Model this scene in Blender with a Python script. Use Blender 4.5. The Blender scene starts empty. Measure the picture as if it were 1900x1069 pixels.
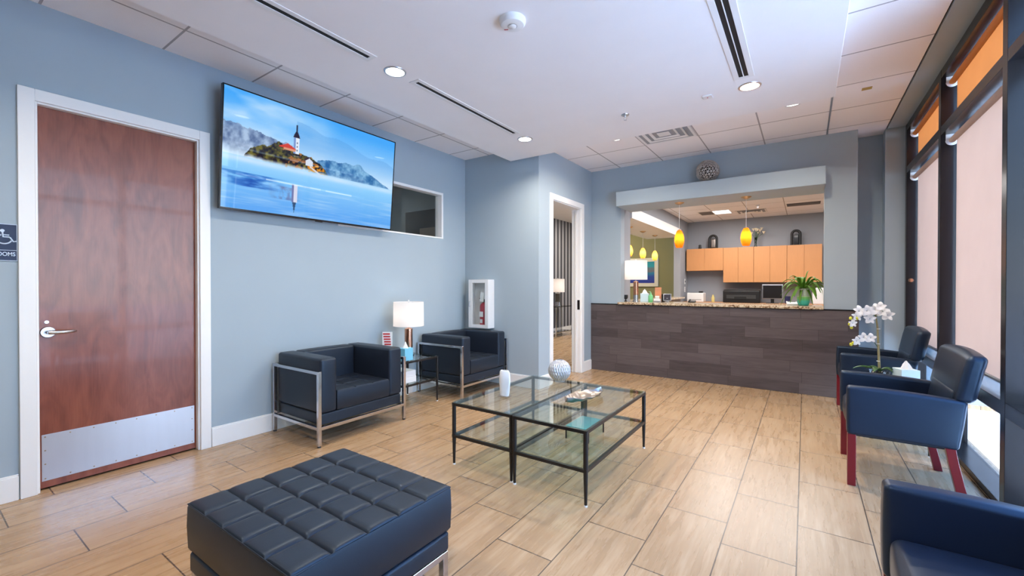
import bpy, bmesh, math, random
import numpy as np
from mathutils import Vector, Matrix
random.seed(7)
C = bpy.context.scene.collection
R = math.radians
PI = math.pi

# ------------------------------------------------------------------ helpers
def lin(r, g, b):
    f = lambda c: (c/255/12.92) if c/255 <= 0.04045 else ((c/255+0.055)/1.055)**2.4
    return (f(r), f(g), f(b), 1)

def BM():
    return bmesh.new()

def box(bm, x0, x1, y0, y1, z0, z1):
    v = [bm.verts.new(p) for p in ((x0,y0,z0),(x1,y0,z0),(x1,y1,z0),(x0,y1,z0),(x0,y0,z1),(x1,y0,z1),(x1,y1,z1),(x0,y1,z1))]
    for f in ((0,3,2,1),(4,5,6,7),(0,1,5,4),(1,2,6,5),(2,3,7,6),(3,0,4,7)):
        bm.faces.new([v[i] for i in f])
    return bm

def rbox(bm, x0, x1, y0, y1, z0, z1, r=0.02, puff=(0,0,0), n=8, fn=None):
    """rounded, slightly stuffed box"""
    h = Vector(((x1-x0)/2, (y1-y0)/2, (z1-z0)/2)); c = Vector(((x0+x1)/2, (y0+y1)/2, (z0+z1)/2))
    r = min(r, h.x*0.98, h.y*0.98, h.z*0.98)
    def ticks(hh):
        e = [hh - r*(1-math.tan(PI/4*t/3)) for t in (0,1,2,3)]
        inner = [-(hh-r) + 2*(hh-r)*i/n for i in range(n+1)]
        return [-t for t in reversed(e)][:3] + inner + e[1:]
    T = [ticks(h.x), ticks(h.y), ticks(h.z)]
    cache = {}
    def vert(p):
        k = (round(p[0],5), round(p[1],5), round(p[2],5))
        if k in cache: return cache[k]
        P = Vector(p)
        core = Vector([max(-(h[i]-r), min(h[i]-r, P[i])) for i in range(3)])
        d = P-core
        q = core + (d.normalized()*r if d.length > 1e-7 else d)
        for a in range(3):
            if puff[a] and abs(P[a]) > h[a]-1e-6:
                u, w = (a+1)%3, (a+2)%3
                q[a] += math.copysign(puff[a]*(1-(P[u]/h[u])**2)*(1-(P[w]/h[w])**2), P[a])
        q = q + c
        if fn: q = fn(q)
        cache[k] = bm.verts.new(q)
        return cache[k]
    for a in range(3):
        u, w = (a+1)%3, (a+2)%3
        for s in (-1, 1):
            for i in range(len(T[u])-1):
                for j in range(len(T[w])-1):
                    vs = []
                    for di, dj in ((0,0),(1,0),(1,1),(0,1)):
                        p = [0,0,0]; p[a] = s*h[a]; p[u] = T[u][i+di]; p[w] = T[w][j+dj]
                        vs.append(vert(p))
                    if s < 0: vs.reverse()
                    if len(set(vs)) == 4:
                        try: bm.faces.new(vs)
                        except ValueError: pass
    return bm

def frame_of(d):
    d = d.normalized()
    a = Vector((0,0,1)) if abs(d.z) < 0.9 else Vector((1,0,0))
    u = d.cross(a).normalized(); w = d.cross(u).normalized()
    return u, w

def tube(bm, pts, r, seg=10, caps=True, closed=False):
    pts = [Vector(p) for p in pts]; n = len(pts)
    rr = r if isinstance(r, (list, tuple)) else [r]*n
    rings = []; pu = None
    for i, p in enumerate(pts):
        if closed: d = pts[(i+1)%n]-pts[i-1]
        else: d = pts[min(i+1,n-1)]-pts[max(i-1,0)]
        d.normalize()
        if pu is None: u, w = frame_of(d)
        else:
            u = (pu - d*pu.dot(d))
            u = u.normalized() if u.length > 1e-6 else frame_of(d)[0]
            w = d.cross(u).normalized()
        pu = u
        rings.append([bm.verts.new(p + u*math.cos(2*PI*k/seg)*rr[i] + w*math.sin(2*PI*k/seg)*rr[i]) for k in range(seg)])
    m = n if closed else n-1
    for i in range(m):
        a, b = rings[i], rings[(i+1)%n]
        for k in range(seg):
            bm.faces.new((a[k], a[(k+1)%seg], b[(k+1)%seg], b[k]))
    if caps and not closed:
        bm.faces.new(list(reversed(rings[0]))); bm.faces.new(rings[-1])
    return bm

def cyl(bm, p0, p1, r0, r1=None, seg=20):
    return tube(bm, [p0, p1], [r0, r0 if r1 is None else r1], seg)

def lathe(bm, prof, c=(0,0,0), seg=32):
    """prof: list of (radius, z)"""
    rings = []
    for r, z in prof:
        if r < 1e-6: rings.append([bm.verts.new((c[0], c[1], c[2]+z))])
        else: rings.append([bm.verts.new((c[0]+r*math.cos(2*PI*k/seg), c[1]+r*math.sin(2*PI*k/seg), c[2]+z)) for k in range(seg)])
    for a, b in zip(rings, rings[1:]):
        for k in range(seg):
            A = [a[k], a[(k+1)%seg]] if len(a) > 1 else [a[0]]
            B = [b[(k+1)%seg], b[k]] if len(b) > 1 else [b[0]]
            if len(A)+len(B) > 2: bm.faces.new(A+B)
    return bm

def prism(bm, pts, axis, a0, a1):
    """pts 2D polygon on the two other axes (cyclic order), extruded along axis"""
    o = [(axis+1)%3, (axis+2)%3]
    def mk(p, a):
        v = [0,0,0]; v[axis] = a; v[o[0]] = p[0]; v[o[1]] = p[1]; return bm.verts.new(v)
    A = [mk(p, a0) for p in pts]; B = [mk(p, a1) for p in pts]; n = len(pts)
    bm.faces.new(list(reversed(A))); bm.faces.new(B)
    for i in range(n): bm.faces.new((A[i], A[(i+1)%n], B[(i+1)%n], B[i]))
    return bm

def xform(bm, M):
    bmesh.ops.transform(bm, matrix=M, verts=bm.verts)
    return bm

def obj(name, bm, m, parent=None, smooth=True, bev=0, seg=2, world=False, label=None, ang=35, mods=None):
    bmesh.ops.recalc_face_normals(bm, faces=bm.faces)
    if world and parent is not None:
        p = parent; off = Vector((0,0,0))
        while p is not None: off += p.location; p = p.parent
        bmesh.ops.translate(bm, vec=-off, verts=bm.verts)
    me = bpy.data.meshes.new(name)
    bm.to_mesh(me); bm.free()
    me.materials.append(m)
    o = bpy.data.objects.new(name, me); C.objects.link(o)
    if parent is not None: o.parent = parent
    if smooth:
        me.shade_auto_smooth if False else None
        for f in me.polygons: f.use_smooth = True
        try: me.set_sharp_from_angle(angle=R(ang))
        except Exception: pass
    if bev:
        b = o.modifiers.new('bevel', 'BEVEL'); b.width = bev; b.segments = seg; b.limit_method = 'ANGLE'; b.angle_limit = R(40)
        b.harden_normals = False
    if label: o['label'] = label
    return o

def tag(o, label, cat, group=None, kind=None):
    o['label'] = label; o['category'] = cat
    if group: o['group'] = group
    if kind: o['kind'] = kind
    return o

def thing(name, label, cat, loc=(0,0,0), rotz=0, group=None):
    o = bpy.data.objects.new(name, None); C.objects.link(o)
    o.empty_display_size = 0.05
    o.location = loc; o.rotation_euler = (0,0,rotz)
    return tag(o, label, cat, group)

def struct(name, bm, m, parent=None, **k):
    o = obj(name, bm, m, parent, **k)
    if parent is None: o['kind'] = 'structure'
    return o

def kids(o): return [x for x in bpy.data.objects if x.parent == o]

def dup(root, loc, rotz=0, label=None, group=None):
    r = root.copy(); C.objects.link(r); r.location = loc; r.rotation_euler = (0,0,rotz)
    if label: r['label'] = label
    if group: r['group'] = group
    for ch in kids(root):
        c = ch.copy(); C.objects.link(c); c.parent = r
        for g in kids(ch):
            d = g.copy(); C.objects.link(d); d.parent = c
    return r

# ------------------------------------------------------------------ materials
def nt(name):
    m = bpy.data.materials.new(name); m.use_nodes = True
    t = m.node_tree; t.nodes.clear()
    out = t.nodes.new('ShaderNodeOutputMaterial')
    return m, t, out

def N(t, typ, **k):
    n = t.nodes.new(typ)
    for a, v in k.items():
        if a.startswith('i_'):
            key = a[2:]; key = int(key) if key.isdigit() else key.replace('_', ' ')
            n.inputs[key].default_value = v
        else: setattr(n, a, v)
    return n

def math_(t, op, a, b=None):
    n = t.nodes.new('ShaderNodeMath'); n.operation = op
    for i, v in enumerate((a, b)):
        if v is None: continue
        if isinstance(v, (int, float)): n.inputs[i].default_value = v
        else: t.links.new(v, n.inputs[i])
    return n.outputs[0]

def pmat(name, col, rough=0.5, metal=0, spec=0.5, bump=0, bscale=200, vary=0, vscale=3, coat=0, trans=0, ior=1.45, emis=None, estr=0, tint=None, stretch=None):
    m, t, out = nt(name)
    p = N(t, 'ShaderNodeBsdfPrincipled'); L = t.links.new
    p.inputs['Base Color'].default_value = col; p.inputs['Roughness'].default_value = rough
    p.inputs['Metallic'].default_value = metal; p.inputs['Specular IOR Level'].default_value = spec
    p.inputs['Coat Weight'].default_value = coat; p.inputs['Transmission Weight'].default_value = trans
    p.inputs['IOR'].default_value = ior
    if tint: p.inputs['Specular Tint'].default_value = tint
    if emis: p.inputs['Emission Color'].default_value = emis; p.inputs['Emission Strength'].default_value = estr
    tc = N(t, 'ShaderNodeTexCoord'); src = tc.outputs['Object']
    if stretch:
        mp = N(t, 'ShaderNodeMapping'); mp.inputs['Scale'].default_value = stretch; L(src, mp.inputs[0]); src = mp.outputs[0]
    nz = N(t, 'ShaderNodeTexNoise', i_Scale=vscale, i_Detail=4.0); L(src, nz.inputs['Vector'])
    hs = N(t, 'ShaderNodeMixRGB', blend_type='MULTIPLY'); hs.inputs[0].default_value = 1
    v = max(vary, 0.03)
    mr = N(t, 'ShaderNodeMapRange'); mr.inputs[3].default_value = 1-v; mr.inputs[4].default_value = 1+v
    L(nz.outputs[0], mr.inputs[0]); hs.inputs[1].default_value = col; L(mr.outputs[0], hs.inputs[2])
    L(hs.outputs[0], p.inputs['Base Color'])
    if bump:
        nb = N(t, 'ShaderNodeTexNoise', i_Scale=bscale, i_Detail=3.0); L(src, nb.inputs['Vector'])
        bp = N(t, 'ShaderNodeBump', i_Strength=bump, i_Distance=0.002); L(nb.outputs[0], bp.inputs['Height']); L(bp.outputs[0], p.inputs['Normal'])
    L(p.outputs[0], out.inputs[0])
    return m

def emat(name, col, s):
    m, t, out = nt(name)
    e = N(t, 'ShaderNodeEmission', i_Color=col, i_Strength=s); t.links.new(e.outputs[0], out.inputs[0])
    return m

def thin_glass(name, col=(1,1,1,1), ior=1.45, rough=0.0, body=0.0):
    m, t, out = nt(name); L = t.links.new
    tr = N(t, 'ShaderNodeBsdfTransparent', i_Color=col)
    gl = N(t, 'ShaderNodeBsdfGlossy', i_Roughness=rough)
    lw = N(t, 'ShaderNodeLayerWeight', i_Blend=0.5); f0 = ((ior-1)/(ior+1))**2
    fac = math_(t, 'ADD', math_(t, 'MULTIPLY', math_(t, 'POWER', lw.outputs['Facing'], 5.0), 1-f0), f0)
    mx = N(t, 'ShaderNodeMixShader'); L(fac, mx.inputs[0]); L(tr.outputs[0], mx.inputs[1]); L(gl.outputs[0], mx.inputs[2])
    L(mx.outputs[0], out.inputs[0])
    return m

def fabric_glow(name, col, rough=0.9, mixd=0.35, weave=900, dcol=None, thru=0.0):
    """cloth that lets light through"""
    m, t, out = nt(name); L = t.links.new
    tc = N(t, 'ShaderNodeTexCoord'); nz = N(t, 'ShaderNodeTexNoise', i_Scale=6.0, i_Detail=5.0); L(tc.outputs['Object'], nz.inputs['Vector'])
    wv = N(t, 'ShaderNodeTexWave', i_Scale=60.0, i_Distortion=1.5); wv.bands_direction = 'Z'; L(tc.outputs['Object'], wv.inputs['Vector'])
    s = math_(t, 'ADD', math_(t, 'MULTIPLY', nz.outputs[0], 0.10), math_(t, 'MULTIPLY', wv.outputs['Fac'], 0.05))
    s = math_(t, 'ADD', s, 0.90)
    mc = N(t, 'ShaderNodeMixRGB', blend_type='MULTIPLY'); mc.inputs[0].default_value = 1; mc.inputs[1].default_value = col; L(s, mc.inputs[2])
    tl = N(t, 'ShaderNodeBsdfTranslucent'); L(mc.outputs[0], tl.inputs[0])
    df = N(t, 'ShaderNodeBsdfDiffuse'); df.inputs[0].default_value = dcol or col
    mx = N(t, 'ShaderNodeMixShader', i_0=mixd); L(tl.outputs[0], mx.inputs[1]); L(df.outputs[0], mx.inputs[2])
    L(mx.outputs[0], out.inputs[0])
    return m

M = {}
M['paint'] = pmat('wall_paint', lin(163,178,188), 0.75, bump=0.05, bscale=300, vary=0.015)
M['paint_grey'] = pmat('reception_paint', lin(150,155,163), 0.75, bump=0.05, bscale=300)
M['paint_green'] = pmat('green_paint', lin(128,124,84), 0.8)
M['white'] = pmat('white_trim', lin(238,238,237), 0.35)
M['gyp'] = pmat('gypsum_ceiling', lin(242,241,243), 0.85)
M['steel'] = pmat('chrome_steel', lin(205,205,210), 0.16, metal=1)
M['brushed'] = pmat('brushed_steel', lin(200,202,208), 0.3, metal=1, vary=0.05, vscale=4, stretch=(1,1,30))
M['kick'] = pmat('kick_plate_steel', lin(205,206,212), 0.33, metal=1, vary=0.04, vscale=3, stretch=(1,8,1))
M['leather'] = pmat('black_leather', (0.015,0.019,0.029,1), 0.42, spec=0.6, tint=(0.55,0.77,1.0,1), bump=0.12, bscale=260, vary=0.1)  # blue in base and specular tint stands in for window daylight
M['leather2'] = pmat('black_vinyl', (0.014,0.021,0.040,1), 0.36, spec=0.6, tint=(0.50,0.75,1.0,1), bump=0.08, bscale=220, vary=0.1)  # bluish window light put into the colour here too, a bit stronger
M['redwood'] = pmat('mahogany_leg', lin(112,14,28), 0.3, vary=0.15, vscale=20, coat=0.3, stretch=(1,1,0.1))
M['blackmetal'] = pmat('black_metal', (0.010,0.010,0.011,1), 0.35, spec=0.5)
M['bronze'] = pmat('dark_bronze_frame', lin(34,31,33), 0.22, metal=0.3, spec=0.5)
M['blackpl'] = pmat('black_plastic', (0.012,0.012,0.013,1), 0.4)
M['whitepl'] = pmat('white_plastic', lin(232,232,232), 0.4)
M['dark'] = pmat('dark_void', (0.012,0.012,0.012,1), 0.7)
M['glass'] = thin_glass('clear_glass', (0.97,0.985,0.98,1))
M['tglass'] = thin_glass('table_glass', (0.90,0.96,0.945,1), ior=1.52)
M['teal'] = pmat('teal_lacquer', lin(70,185,190), 0.15, coat=0.5)
M['silver'] = pmat('silver_cast', lin(158,150,144), 0.34, metal=1, bump=0.3, bscale=30)
M['ceramic'] = pmat('white_ceramic', lin(236,236,236), 0.25)
M['nickel'] = pmat('brushed_nickel', lin(170,150,125), 0.3, metal=1)
M['granite'] = None
M['lightdisc'] = emat('lamp_lens', (1.0,0.93,0.84,1), 9)
M['bulb'] = emat('bulb', (1.0,0.78,0.5,1), 70)
M['maple'] = pmat('maple_laminate', lin(208,148,98), 0.4, vary=0.05, vscale=6, stretch=(6,6,1))
M['leaf'] = pmat('fern_leaf', lin(92,138,40), 0.5, vary=0.35, vscale=14)
M['leafdark'] = pmat('orchid_leaf', lin(50,90,40), 0.35, vary=0.2, vscale=10)
M['petal'] = pmat('orchid_petal', lin(246,244,240), 0.6)
M['yellow'] = pmat('yellow_bud', lin(205,200,60), 0.5)
M['stem'] = pmat('green_brown_stem', lin(150,140,100), 0.6, vary=0.2, vscale=30)
M['paper'] = pmat('white_tissue', lin(240,240,240), 0.9)
M['bluebox'] = pmat('light_blue_card', lin(120,195,225), 0.5)
M['palebox'] = pmat('pale_blue_card', lin(205,228,236), 0.5)
M['red'] = pmat('red_enamel', lin(176,16,44), 0.3)
M['navy'] = pmat('navy_sign', lin(30,44,78), 0.45)
M['signwhite'] = pmat('sign_white', lin(205,220,240), 0.5)
M['rose'] = pmat('rose_gold', lin(225,170,140), 0.2, metal=1)
M['shade'] = fabric_glow('linen_lamp_shade', (0.93,0.90,0.88,1), mixd=0.5)
M['roller'] = fabric_glow('sunscreen_fabric', (0.60,0.45,0.365,1), mixd=0.25)
M['roller_up'] = fabric_glow('sunscreen_fabric_warm_lit', (0.68,0.36,0.17,1), mixd=0.25)  # same cloth as the lower shades, orange put in for its different light
M['amber'] = fabric_glow('amber_art_glass', (1.0,0.22,0.015,1), mixd=0.12)
M['amberp'] = fabric_glow('yellow_art_glass', (1.0,0.50,0.10,1), mixd=0.12)
M['ground'] = pmat('pale_paving', lin(222,222,222), 0.8, vary=0.08, vscale=1.5)

def wood_door():
    m, t, out = nt('cherry_veneer'); L = t.links.new
    p = N(t, 'ShaderNodeBsdfPrincipled', i_Roughness=0.26); p.inputs['Coat Weight'].default_value = 0.15
    tc = N(t, 'ShaderNodeTexCoord'); mp = N(t, 'ShaderNodeMapping'); mp.inputs['Scale'].default_value = (1, 3.5, 1.0)
    L(tc.outputs['Object'], mp.inputs[0])
    a = N(t, 'ShaderNodeTexNoise', i_Scale=2.2, i_Detail=6.0, i_Distortion=1.8); L(mp.outputs[0], a.inputs['Vector'])
    mp2 = N(t, 'ShaderNodeMapping'); mp2.inputs['Scale'].default_value = (1, 70, 4); L(tc.outputs['Object'], mp2.inputs[0])
    b = N(t, 'ShaderNodeTexNoise', i_Scale=2.0, i_Detail=4.0); L(mp2.outputs[0], b.inputs['Vector'])
    s = math_(t, 'ADD', math_(t, 'MULTIPLY', a.outputs[0], 0.7), math_(t, 'MULTIPLY', b.outputs[0], 0.22))
    cr = N(t, 'ShaderNodeValToRGB'); e = cr.color_ramp.elements
    e[0].position = 0.3; e[0].color = lin(108,54,40); e[1].position = 0.72; e[1].color = lin(150,86,64)
    e2 = cr.color_ramp.elements.new(0.5); e2.color = lin(134,72,54)
    L(s, cr.inputs[0]); L(cr.outputs[0], p.inputs['Base Color'])
    L(p.outputs[0], out.inputs[0]); return m
M['cherry'] = wood_door()

def floor_mat():
    m, t, out = nt('wood_look_tile'); L = t.links.new
    p = N(t, 'ShaderNodeBsdfPrincipled', i_Roughness=0.3)
    g = N(t, 'ShaderNodeNewGeometry'); sp = N(t, 'ShaderNodeSeparateXYZ'); L(g.outputs['Position'], sp.inputs[0])
    X, Y = sp.outputs[0], sp.outputs[1]
    Wd, Ln = 0.312, 0.62
    u = math_(t, 'DIVIDE', math_(t, 'ADD', X, 0.03), Wd)
    c = math_(t, 'FLOOR', u)
    v = math_(t, 'DIVIDE', math_(t, 'ADD', math_(t, 'SUBTRACT', Y, 2.725), math_(t, 'MULTIPLY', c, 0.215)), Ln)
    r = math_(t, 'FLOOR', v)
    fu = math_(t, 'MULTIPLY', math_(t, 'SUBTRACT', u, c), Wd); fv = math_(t, 'MULTIPLY', math_(t, 'SUBTRACT', v, r), Ln)
    gu = math_(t, 'LESS_THAN', fu, 0.0055); gv = math_(t, 'LESS_THAN', fv, 0.0062)
    grout = math_(t, 'MAXIMUM', gu, gv)
    cb = N(t, 'ShaderNodeCombineXYZ'); L(c, cb.inputs[0]); L(r, cb.inputs[1])
    wn = N(t, 'ShaderNodeTexWhiteNoise', noise_dimensions='3D'); L(cb.outputs[0], wn.inputs['Vector'])
    # streaks run along the tile; each tile has its own patch of grain
    vm = N(t, 'ShaderNodeVectorMath', operation='MULTIPLY'); L(g.outputs['Position'], vm.inputs[0]); vm.inputs[1].default_value = (16, 1.5, 1)
    va = N(t, 'ShaderNodeVectorMath', operation='MULTIPLY_ADD'); L(wn.outputs['Color'], va.inputs[0]); va.inputs[1].default_value = (30,30,30); L(vm.outputs[0], va.inputs[2])
    n1 = N(t, 'ShaderNodeTexNoise', i_Scale=1.6, i_Detail=7.0, i_Roughness=0.55, i_Distortion=0.15); L(va.outputs[0], n1.inputs['Vector'])
    vm2 = N(t, 'ShaderNodeVectorMath', operation='MULTIPLY_ADD'); L(wn.outputs['Color'], vm2.inputs[0]); vm2.inputs[1].default_value = (9,9,9)
    vm3 = N(t, 'ShaderNodeVectorMath', operation='MULTIPLY'); L(g.outputs['Position'], vm3.inputs[0]); vm3.inputs[1].default_value = (90, 5, 1)
    L(vm3.outputs[0], vm2.inputs[2])
    n2 = N(t, 'ShaderNodeTexNoise', i_Scale=1.0, i_Detail=4.0); L(vm2.outputs[0], n2.inputs['Vector'])
    s = math_(t, 'ADD', math_(t, 'MULTIPLY', n1.outputs[0], 0.66), math_(t, 'MULTIPLY', n2.outputs[0], 0.40))
    s = math_(t, 'ADD', s, math_(t, 'MULTIPLY', math_(t, 'SUBTRACT', wn.outputs['Value'], 0.5), 0.10))
    cr = N(t, 'ShaderNodeValToRGB'); e = cr.color_ramp.elements
    e[0].position = 0.16; e[0].color = lin(150,120,90); e[1].position = 0.80; e[1].color = lin(196,170,138)
    k = cr.color_ramp.elements.new(0.55); k.color = lin(172,142,108)
    L(s, cr.inputs[0])
    mx = N(t, 'ShaderNodeMixRGB'); L(grout, mx.inputs[0]); L(cr.outputs[0], mx.inputs[1]); mx.inputs[2].default_value = lin(82,69,58)
    L(mx.outputs[0], p.inputs['Base Color'])
    rg = N(t, 'ShaderNodeMapRange'); rg.inputs[3].default_value = 0.20; rg.inputs[4].default_value = 0.36; L(n1.outputs[0], rg.inputs[0]); L(rg.outputs[0], p.inputs['Roughness'])
    bp = N(t, 'ShaderNodeBump', i_Strength=0.25, i_Distance=0.002); inv = math_(t, 'SUBTRACT', math_(t,'MULTIPLY', n2.outputs[0],0.15), grout); L(inv, bp.inputs['Height']); L(bp.outputs[0], p.inputs['Normal'])
    L(p.outputs[0], out.inputs[0]); return m
M['floor'] = floor_mat()

def tile_ceiling(name, ox, oy, sx=0.6096, sy=0.6096, col=(245,242,243)):
    m, t, out = nt(name); L = t.links.new
    p = N(t, 'ShaderNodeBsdfPrincipled', i_Roughness=0.9)
    g = N(t, 'ShaderNodeNewGeometry'); sp = N(t, 'ShaderNodeSeparateXYZ'); L(g.outputs['Position'], sp.inputs[0])
    masks = []
    for s, o, d in ((sp.outputs[0], ox, sx), (sp.outputs[1], oy, sy)):
        if d is None: continue
        f = math_(t, 'FRACT', math_(t, 'DIVIDE', math_(t, 'SUBTRACT', s, o), d))
        f = math_(t, 'ABSOLUTE', math_(t, 'SUBTRACT', f, 0.5))
        masks.append(math_(t, 'GREATER_THAN', f, 0.5-0.007/d))
    mk = masks[0] if len(masks) == 1 else math_(t, 'MAXIMUM', masks[0], masks[1])
    nz = N(t, 'ShaderNodeTexNoise', i_Scale=180.0, i_Detail=3.0); L(g.outputs['Position'], nz.inputs['Vector'])
    mr = N(t, 'ShaderNodeMapRange'); mr.inputs[3].default_value = 0.94; mr.inputs[4].default_value = 1.04; L(nz.outputs[0], mr.inputs[0])
    mm = N(t, 'ShaderNodeMixRGB', blend_type='MULTIPLY'); mm.inputs[0].default_value = 1; mm.inputs[1].default_value = lin(*col); L(mr.outputs[0], mm.inputs[2])
    mx = N(t, 'ShaderNodeMixRGB'); L(mk, mx.inputs[0]); L(mm.outputs[0], mx.inputs[1]); mx.inputs[2].default_value = lin(170,166,168)
    L(mx.outputs[0], p.inputs['Base Color']); L(p.outputs[0], out.inputs[0]); return m
M['ceilB'] = tile_ceiling('acoustic_tile', 0.20, 3.45)
M['ceilL'] = tile_ceiling('acoustic_tile_strip', 0.20, 1.14)
M['ceilR'] = tile_ceiling('acoustic_tile_side', 0.20, 3.45, sx=None)
M['ceilRec'] = tile_ceiling('reception_tile', -0.31, 9.50, col=(240,240,244))

def plank_mat():
    m, t, out = nt('dark_plank_cladding'); L = t.links.new
    p = N(t, 'ShaderNodeBsdfPrincipled', i_Roughness=0.5)
    g = N(t, 'ShaderNodeNewGeometry'); sp = N(t, 'ShaderNodeSeparateXYZ'); L(g.outputs['Position'], sp.inputs[0])
    r = math_(t, 'DIVIDE', sp.outputs[2], 0.1265); ri = math_(t, 'FLOOR', r)
    wr = N(t, 'ShaderNodeTexWhiteNoise', noise_dimensions='1D'); L(ri, wr.inputs['W'])
    c = math_(t, 'ADD', math_(t, 'DIVIDE', sp.outputs[0], 0.75), math_(t, 'MULTIPLY', wr.outputs['Value'], 7.0)); ci = math_(t, 'FLOOR', c)
    cb = N(t, 'ShaderNodeCombineXYZ'); L(ri, cb.inputs[0]); L(ci, cb.inputs[1])
    wn = N(t, 'ShaderNodeTexWhiteNoise', noise_dimensions='3D'); L(cb.outputs[0], wn.inputs['Vector'])
    fz = math_(t, 'LESS_THAN', math_(t, 'SUBTRACT', r, ri), 0.018); fx = math_(t, 'LESS_THAN', math_(t, 'SUBTRACT', c, ci), 0.004)
    gap = math_(t, 'MAXIMUM', fz, fx)
    vm = N(t, 'ShaderNodeVectorMath', operation='MULTIPLY'); L(g.outputs['Position'], vm.inputs[0]); vm.inputs[1].default_value = (2.5, 1, 22)
    va = N(t, 'ShaderNodeVectorMath', operation='MULTIPLY_ADD'); L(wn.outputs['Color'], va.inputs[0]); va.inputs[1].default_value = (20,20,20); L(vm.outputs[0], va.inputs[2])
    n = N(t, 'ShaderNodeTexNoise', i_Scale=1.5, i_Detail=6.0, i_Distortion=0.8); L(va.outputs[0], n.inputs['Vector'])
    s = math_(t, 'ADD', math_(t, 'MULTIPLY', n.outputs[0], 0.6), math_(t, 'MULTIPLY', wn.outputs['Value'], 0.4))
    cr = N(t, 'ShaderNodeValToRGB'); e = cr.color_ramp.elements
    e[0].position = 0.2; e[0].color = lin(66,57,58); e[1].position = 0.85; e[1].color = lin(102,92,92)
    L(s, cr.inputs[0])
    mx = N(t, 'ShaderNodeMixRGB'); L(gap, mx.inputs[0]); L(cr.outputs[0], mx.inputs[1]); mx.inputs[2].default_value = lin(52,44,46)
    L(mx.outputs[0], p.inputs['Base Color']); L(p.outputs[0], out.inputs[0]); return m
M['plank'] = plank_mat()

def granite_mat():
    m, t, out = nt('speckled_granite'); L = t.links.new
    p = N(t, 'ShaderNodeBsdfPrincipled', i_Roughness=0.15)
    tc = N(t, 'ShaderNodeTexCoord')
    a = N(t, 'ShaderNodeTexNoise', i_Scale=38.0, i_Detail=5.0, i_Roughness=0.7); L(tc.outputs['Object'], a.inputs['Vector'])
    cr = N(t, 'ShaderNodeValToRGB'); e = cr.color_ramp.elements
    e[0].position = 0.36; e[0].color = lin(60,45,36); e[1].position = 0.62; e[1].color = lin(216,202,176)
    k = cr.color_ramp.elements.new(0.44); k.color = lin(150,118,88); k = cr.color_ramp.elements.new(0.5); k.color = lin(196,178,148)
    L(a.outputs[0], cr.inputs[0]); L(cr.outputs[0], p.inputs['Base Color']); L(p.outputs[0], out.inputs[0]); return m
M['granite'] = granite_mat()

def stripe_mat():
    m, t, out = nt('striped_wallpaper'); L = t.links.new
    p = N(t, 'ShaderNodeBsdfPrincipled', i_Roughness=0.6)
    g = N(t, 'ShaderNodeNewGeometry'); sp = N(t, 'ShaderNodeSeparateXYZ'); L(g.outputs['Position'], sp.inputs[0])
    f = math_(t, 'FRACT', math_(t, 'DIVIDE', sp.outputs[1], 0.19))
    k = math_(t, 'GREATER_THAN', f, 0.5)
    mx = N(t, 'ShaderNodeMixRGB'); L(k, mx.inputs[0]); mx.inputs[1].default_value = lin(70,70,78); mx.inputs[2].default_value = lin(168,168,172)
    L(mx.outputs[0], p.inputs['Base Color']); L(p.outputs[0], out.inputs[0]); return m
M['stripe'] = stripe_mat()

def attr_emit(name, attr, s):
    m, t, out = nt(name); L = t.links.new
    a = N(t, 'ShaderNodeAttribute', attribute_name=attr)
    e = N(t, 'ShaderNodeEmission', i_Strength=s); L(a.outputs['Color'], e.inputs[0])
    g = N(t, 'ShaderNodeBsdfGlossy', i_Roughness=0.03); g.inputs[0].default_value = (1,1,1,1)
    f = N(t, 'ShaderNodeFresnel', i_IOR=1.35); ad = N(t, 'ShaderNodeMixShader'); L(f.outputs[0], ad.inputs[0]); L(e.outputs[0], ad.inputs[1]); L(g.outputs[0], ad.inputs[2])
    L(ad.outputs[0], out.inputs[0]); return m
M['screen'] = attr_emit('tv_screen', 'picture', 1.06)

# ------------------------------------------------------------------ the building
XW = -3.87      # left wall face
XF = 0.89       # inner face of the window frames
YA = 4.50       # alcove wall
XD = -2.69      # wall with the inner doorway
YB = 6.07       # reception wall
ZC = 3.0
YN = -2.8       # wall behind the camera

bm = BM(); box(bm, -5.6, 1.12, YN-0.2, 11.2, -0.1, 0.0); struct('floor', bm, M['floor'], smooth=False)

# left wall with the door and the inner window cut out of it
bm = BM()
T = 0.14
D0, D1, DZ = 0.50, 1.365, 2.405          # door opening
W0, W1, WZ0, WZ1 = 2.55, 4.06, 1.875, 2.465  # inner window opening
box(bm, XW-T, XW, YN-0.2, D0, 0, 3.12); box(bm, XW-T, XW, D0, D1, DZ, 3.12)
box(bm, XW-T, XW, D1, W0, 0, 3.12); box(bm, XW-T, XW, W0, W1, 0, WZ0); box(bm, XW-T, XW, W0, W1, WZ1, 3.12)
box(bm, XW-T, XW, W1, YA+0.14, 0, 3.12)
struct('wall_left', bm, M['paint'], smooth=False)
bm = BM(); box(bm, XW, XD, YA, YA+0.14, 0, 3.12); struct('wall_alcove', bm, M['paint'], smooth=False)
# wall with the doorway
P0, P1, PZ = 4.835, 5.70, 2.39
bm = BM()
box(bm, XD-T, XD, YA+0.14, P0, 0, 3.12); box(bm, XD-T, XD, P0, P1, PZ, 3.12); box(bm, XD-T, XD, P1, YB+0.15, 0, 3.12)
struct('wall_doorway', bm, M['paint'], smooth=False)
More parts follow.
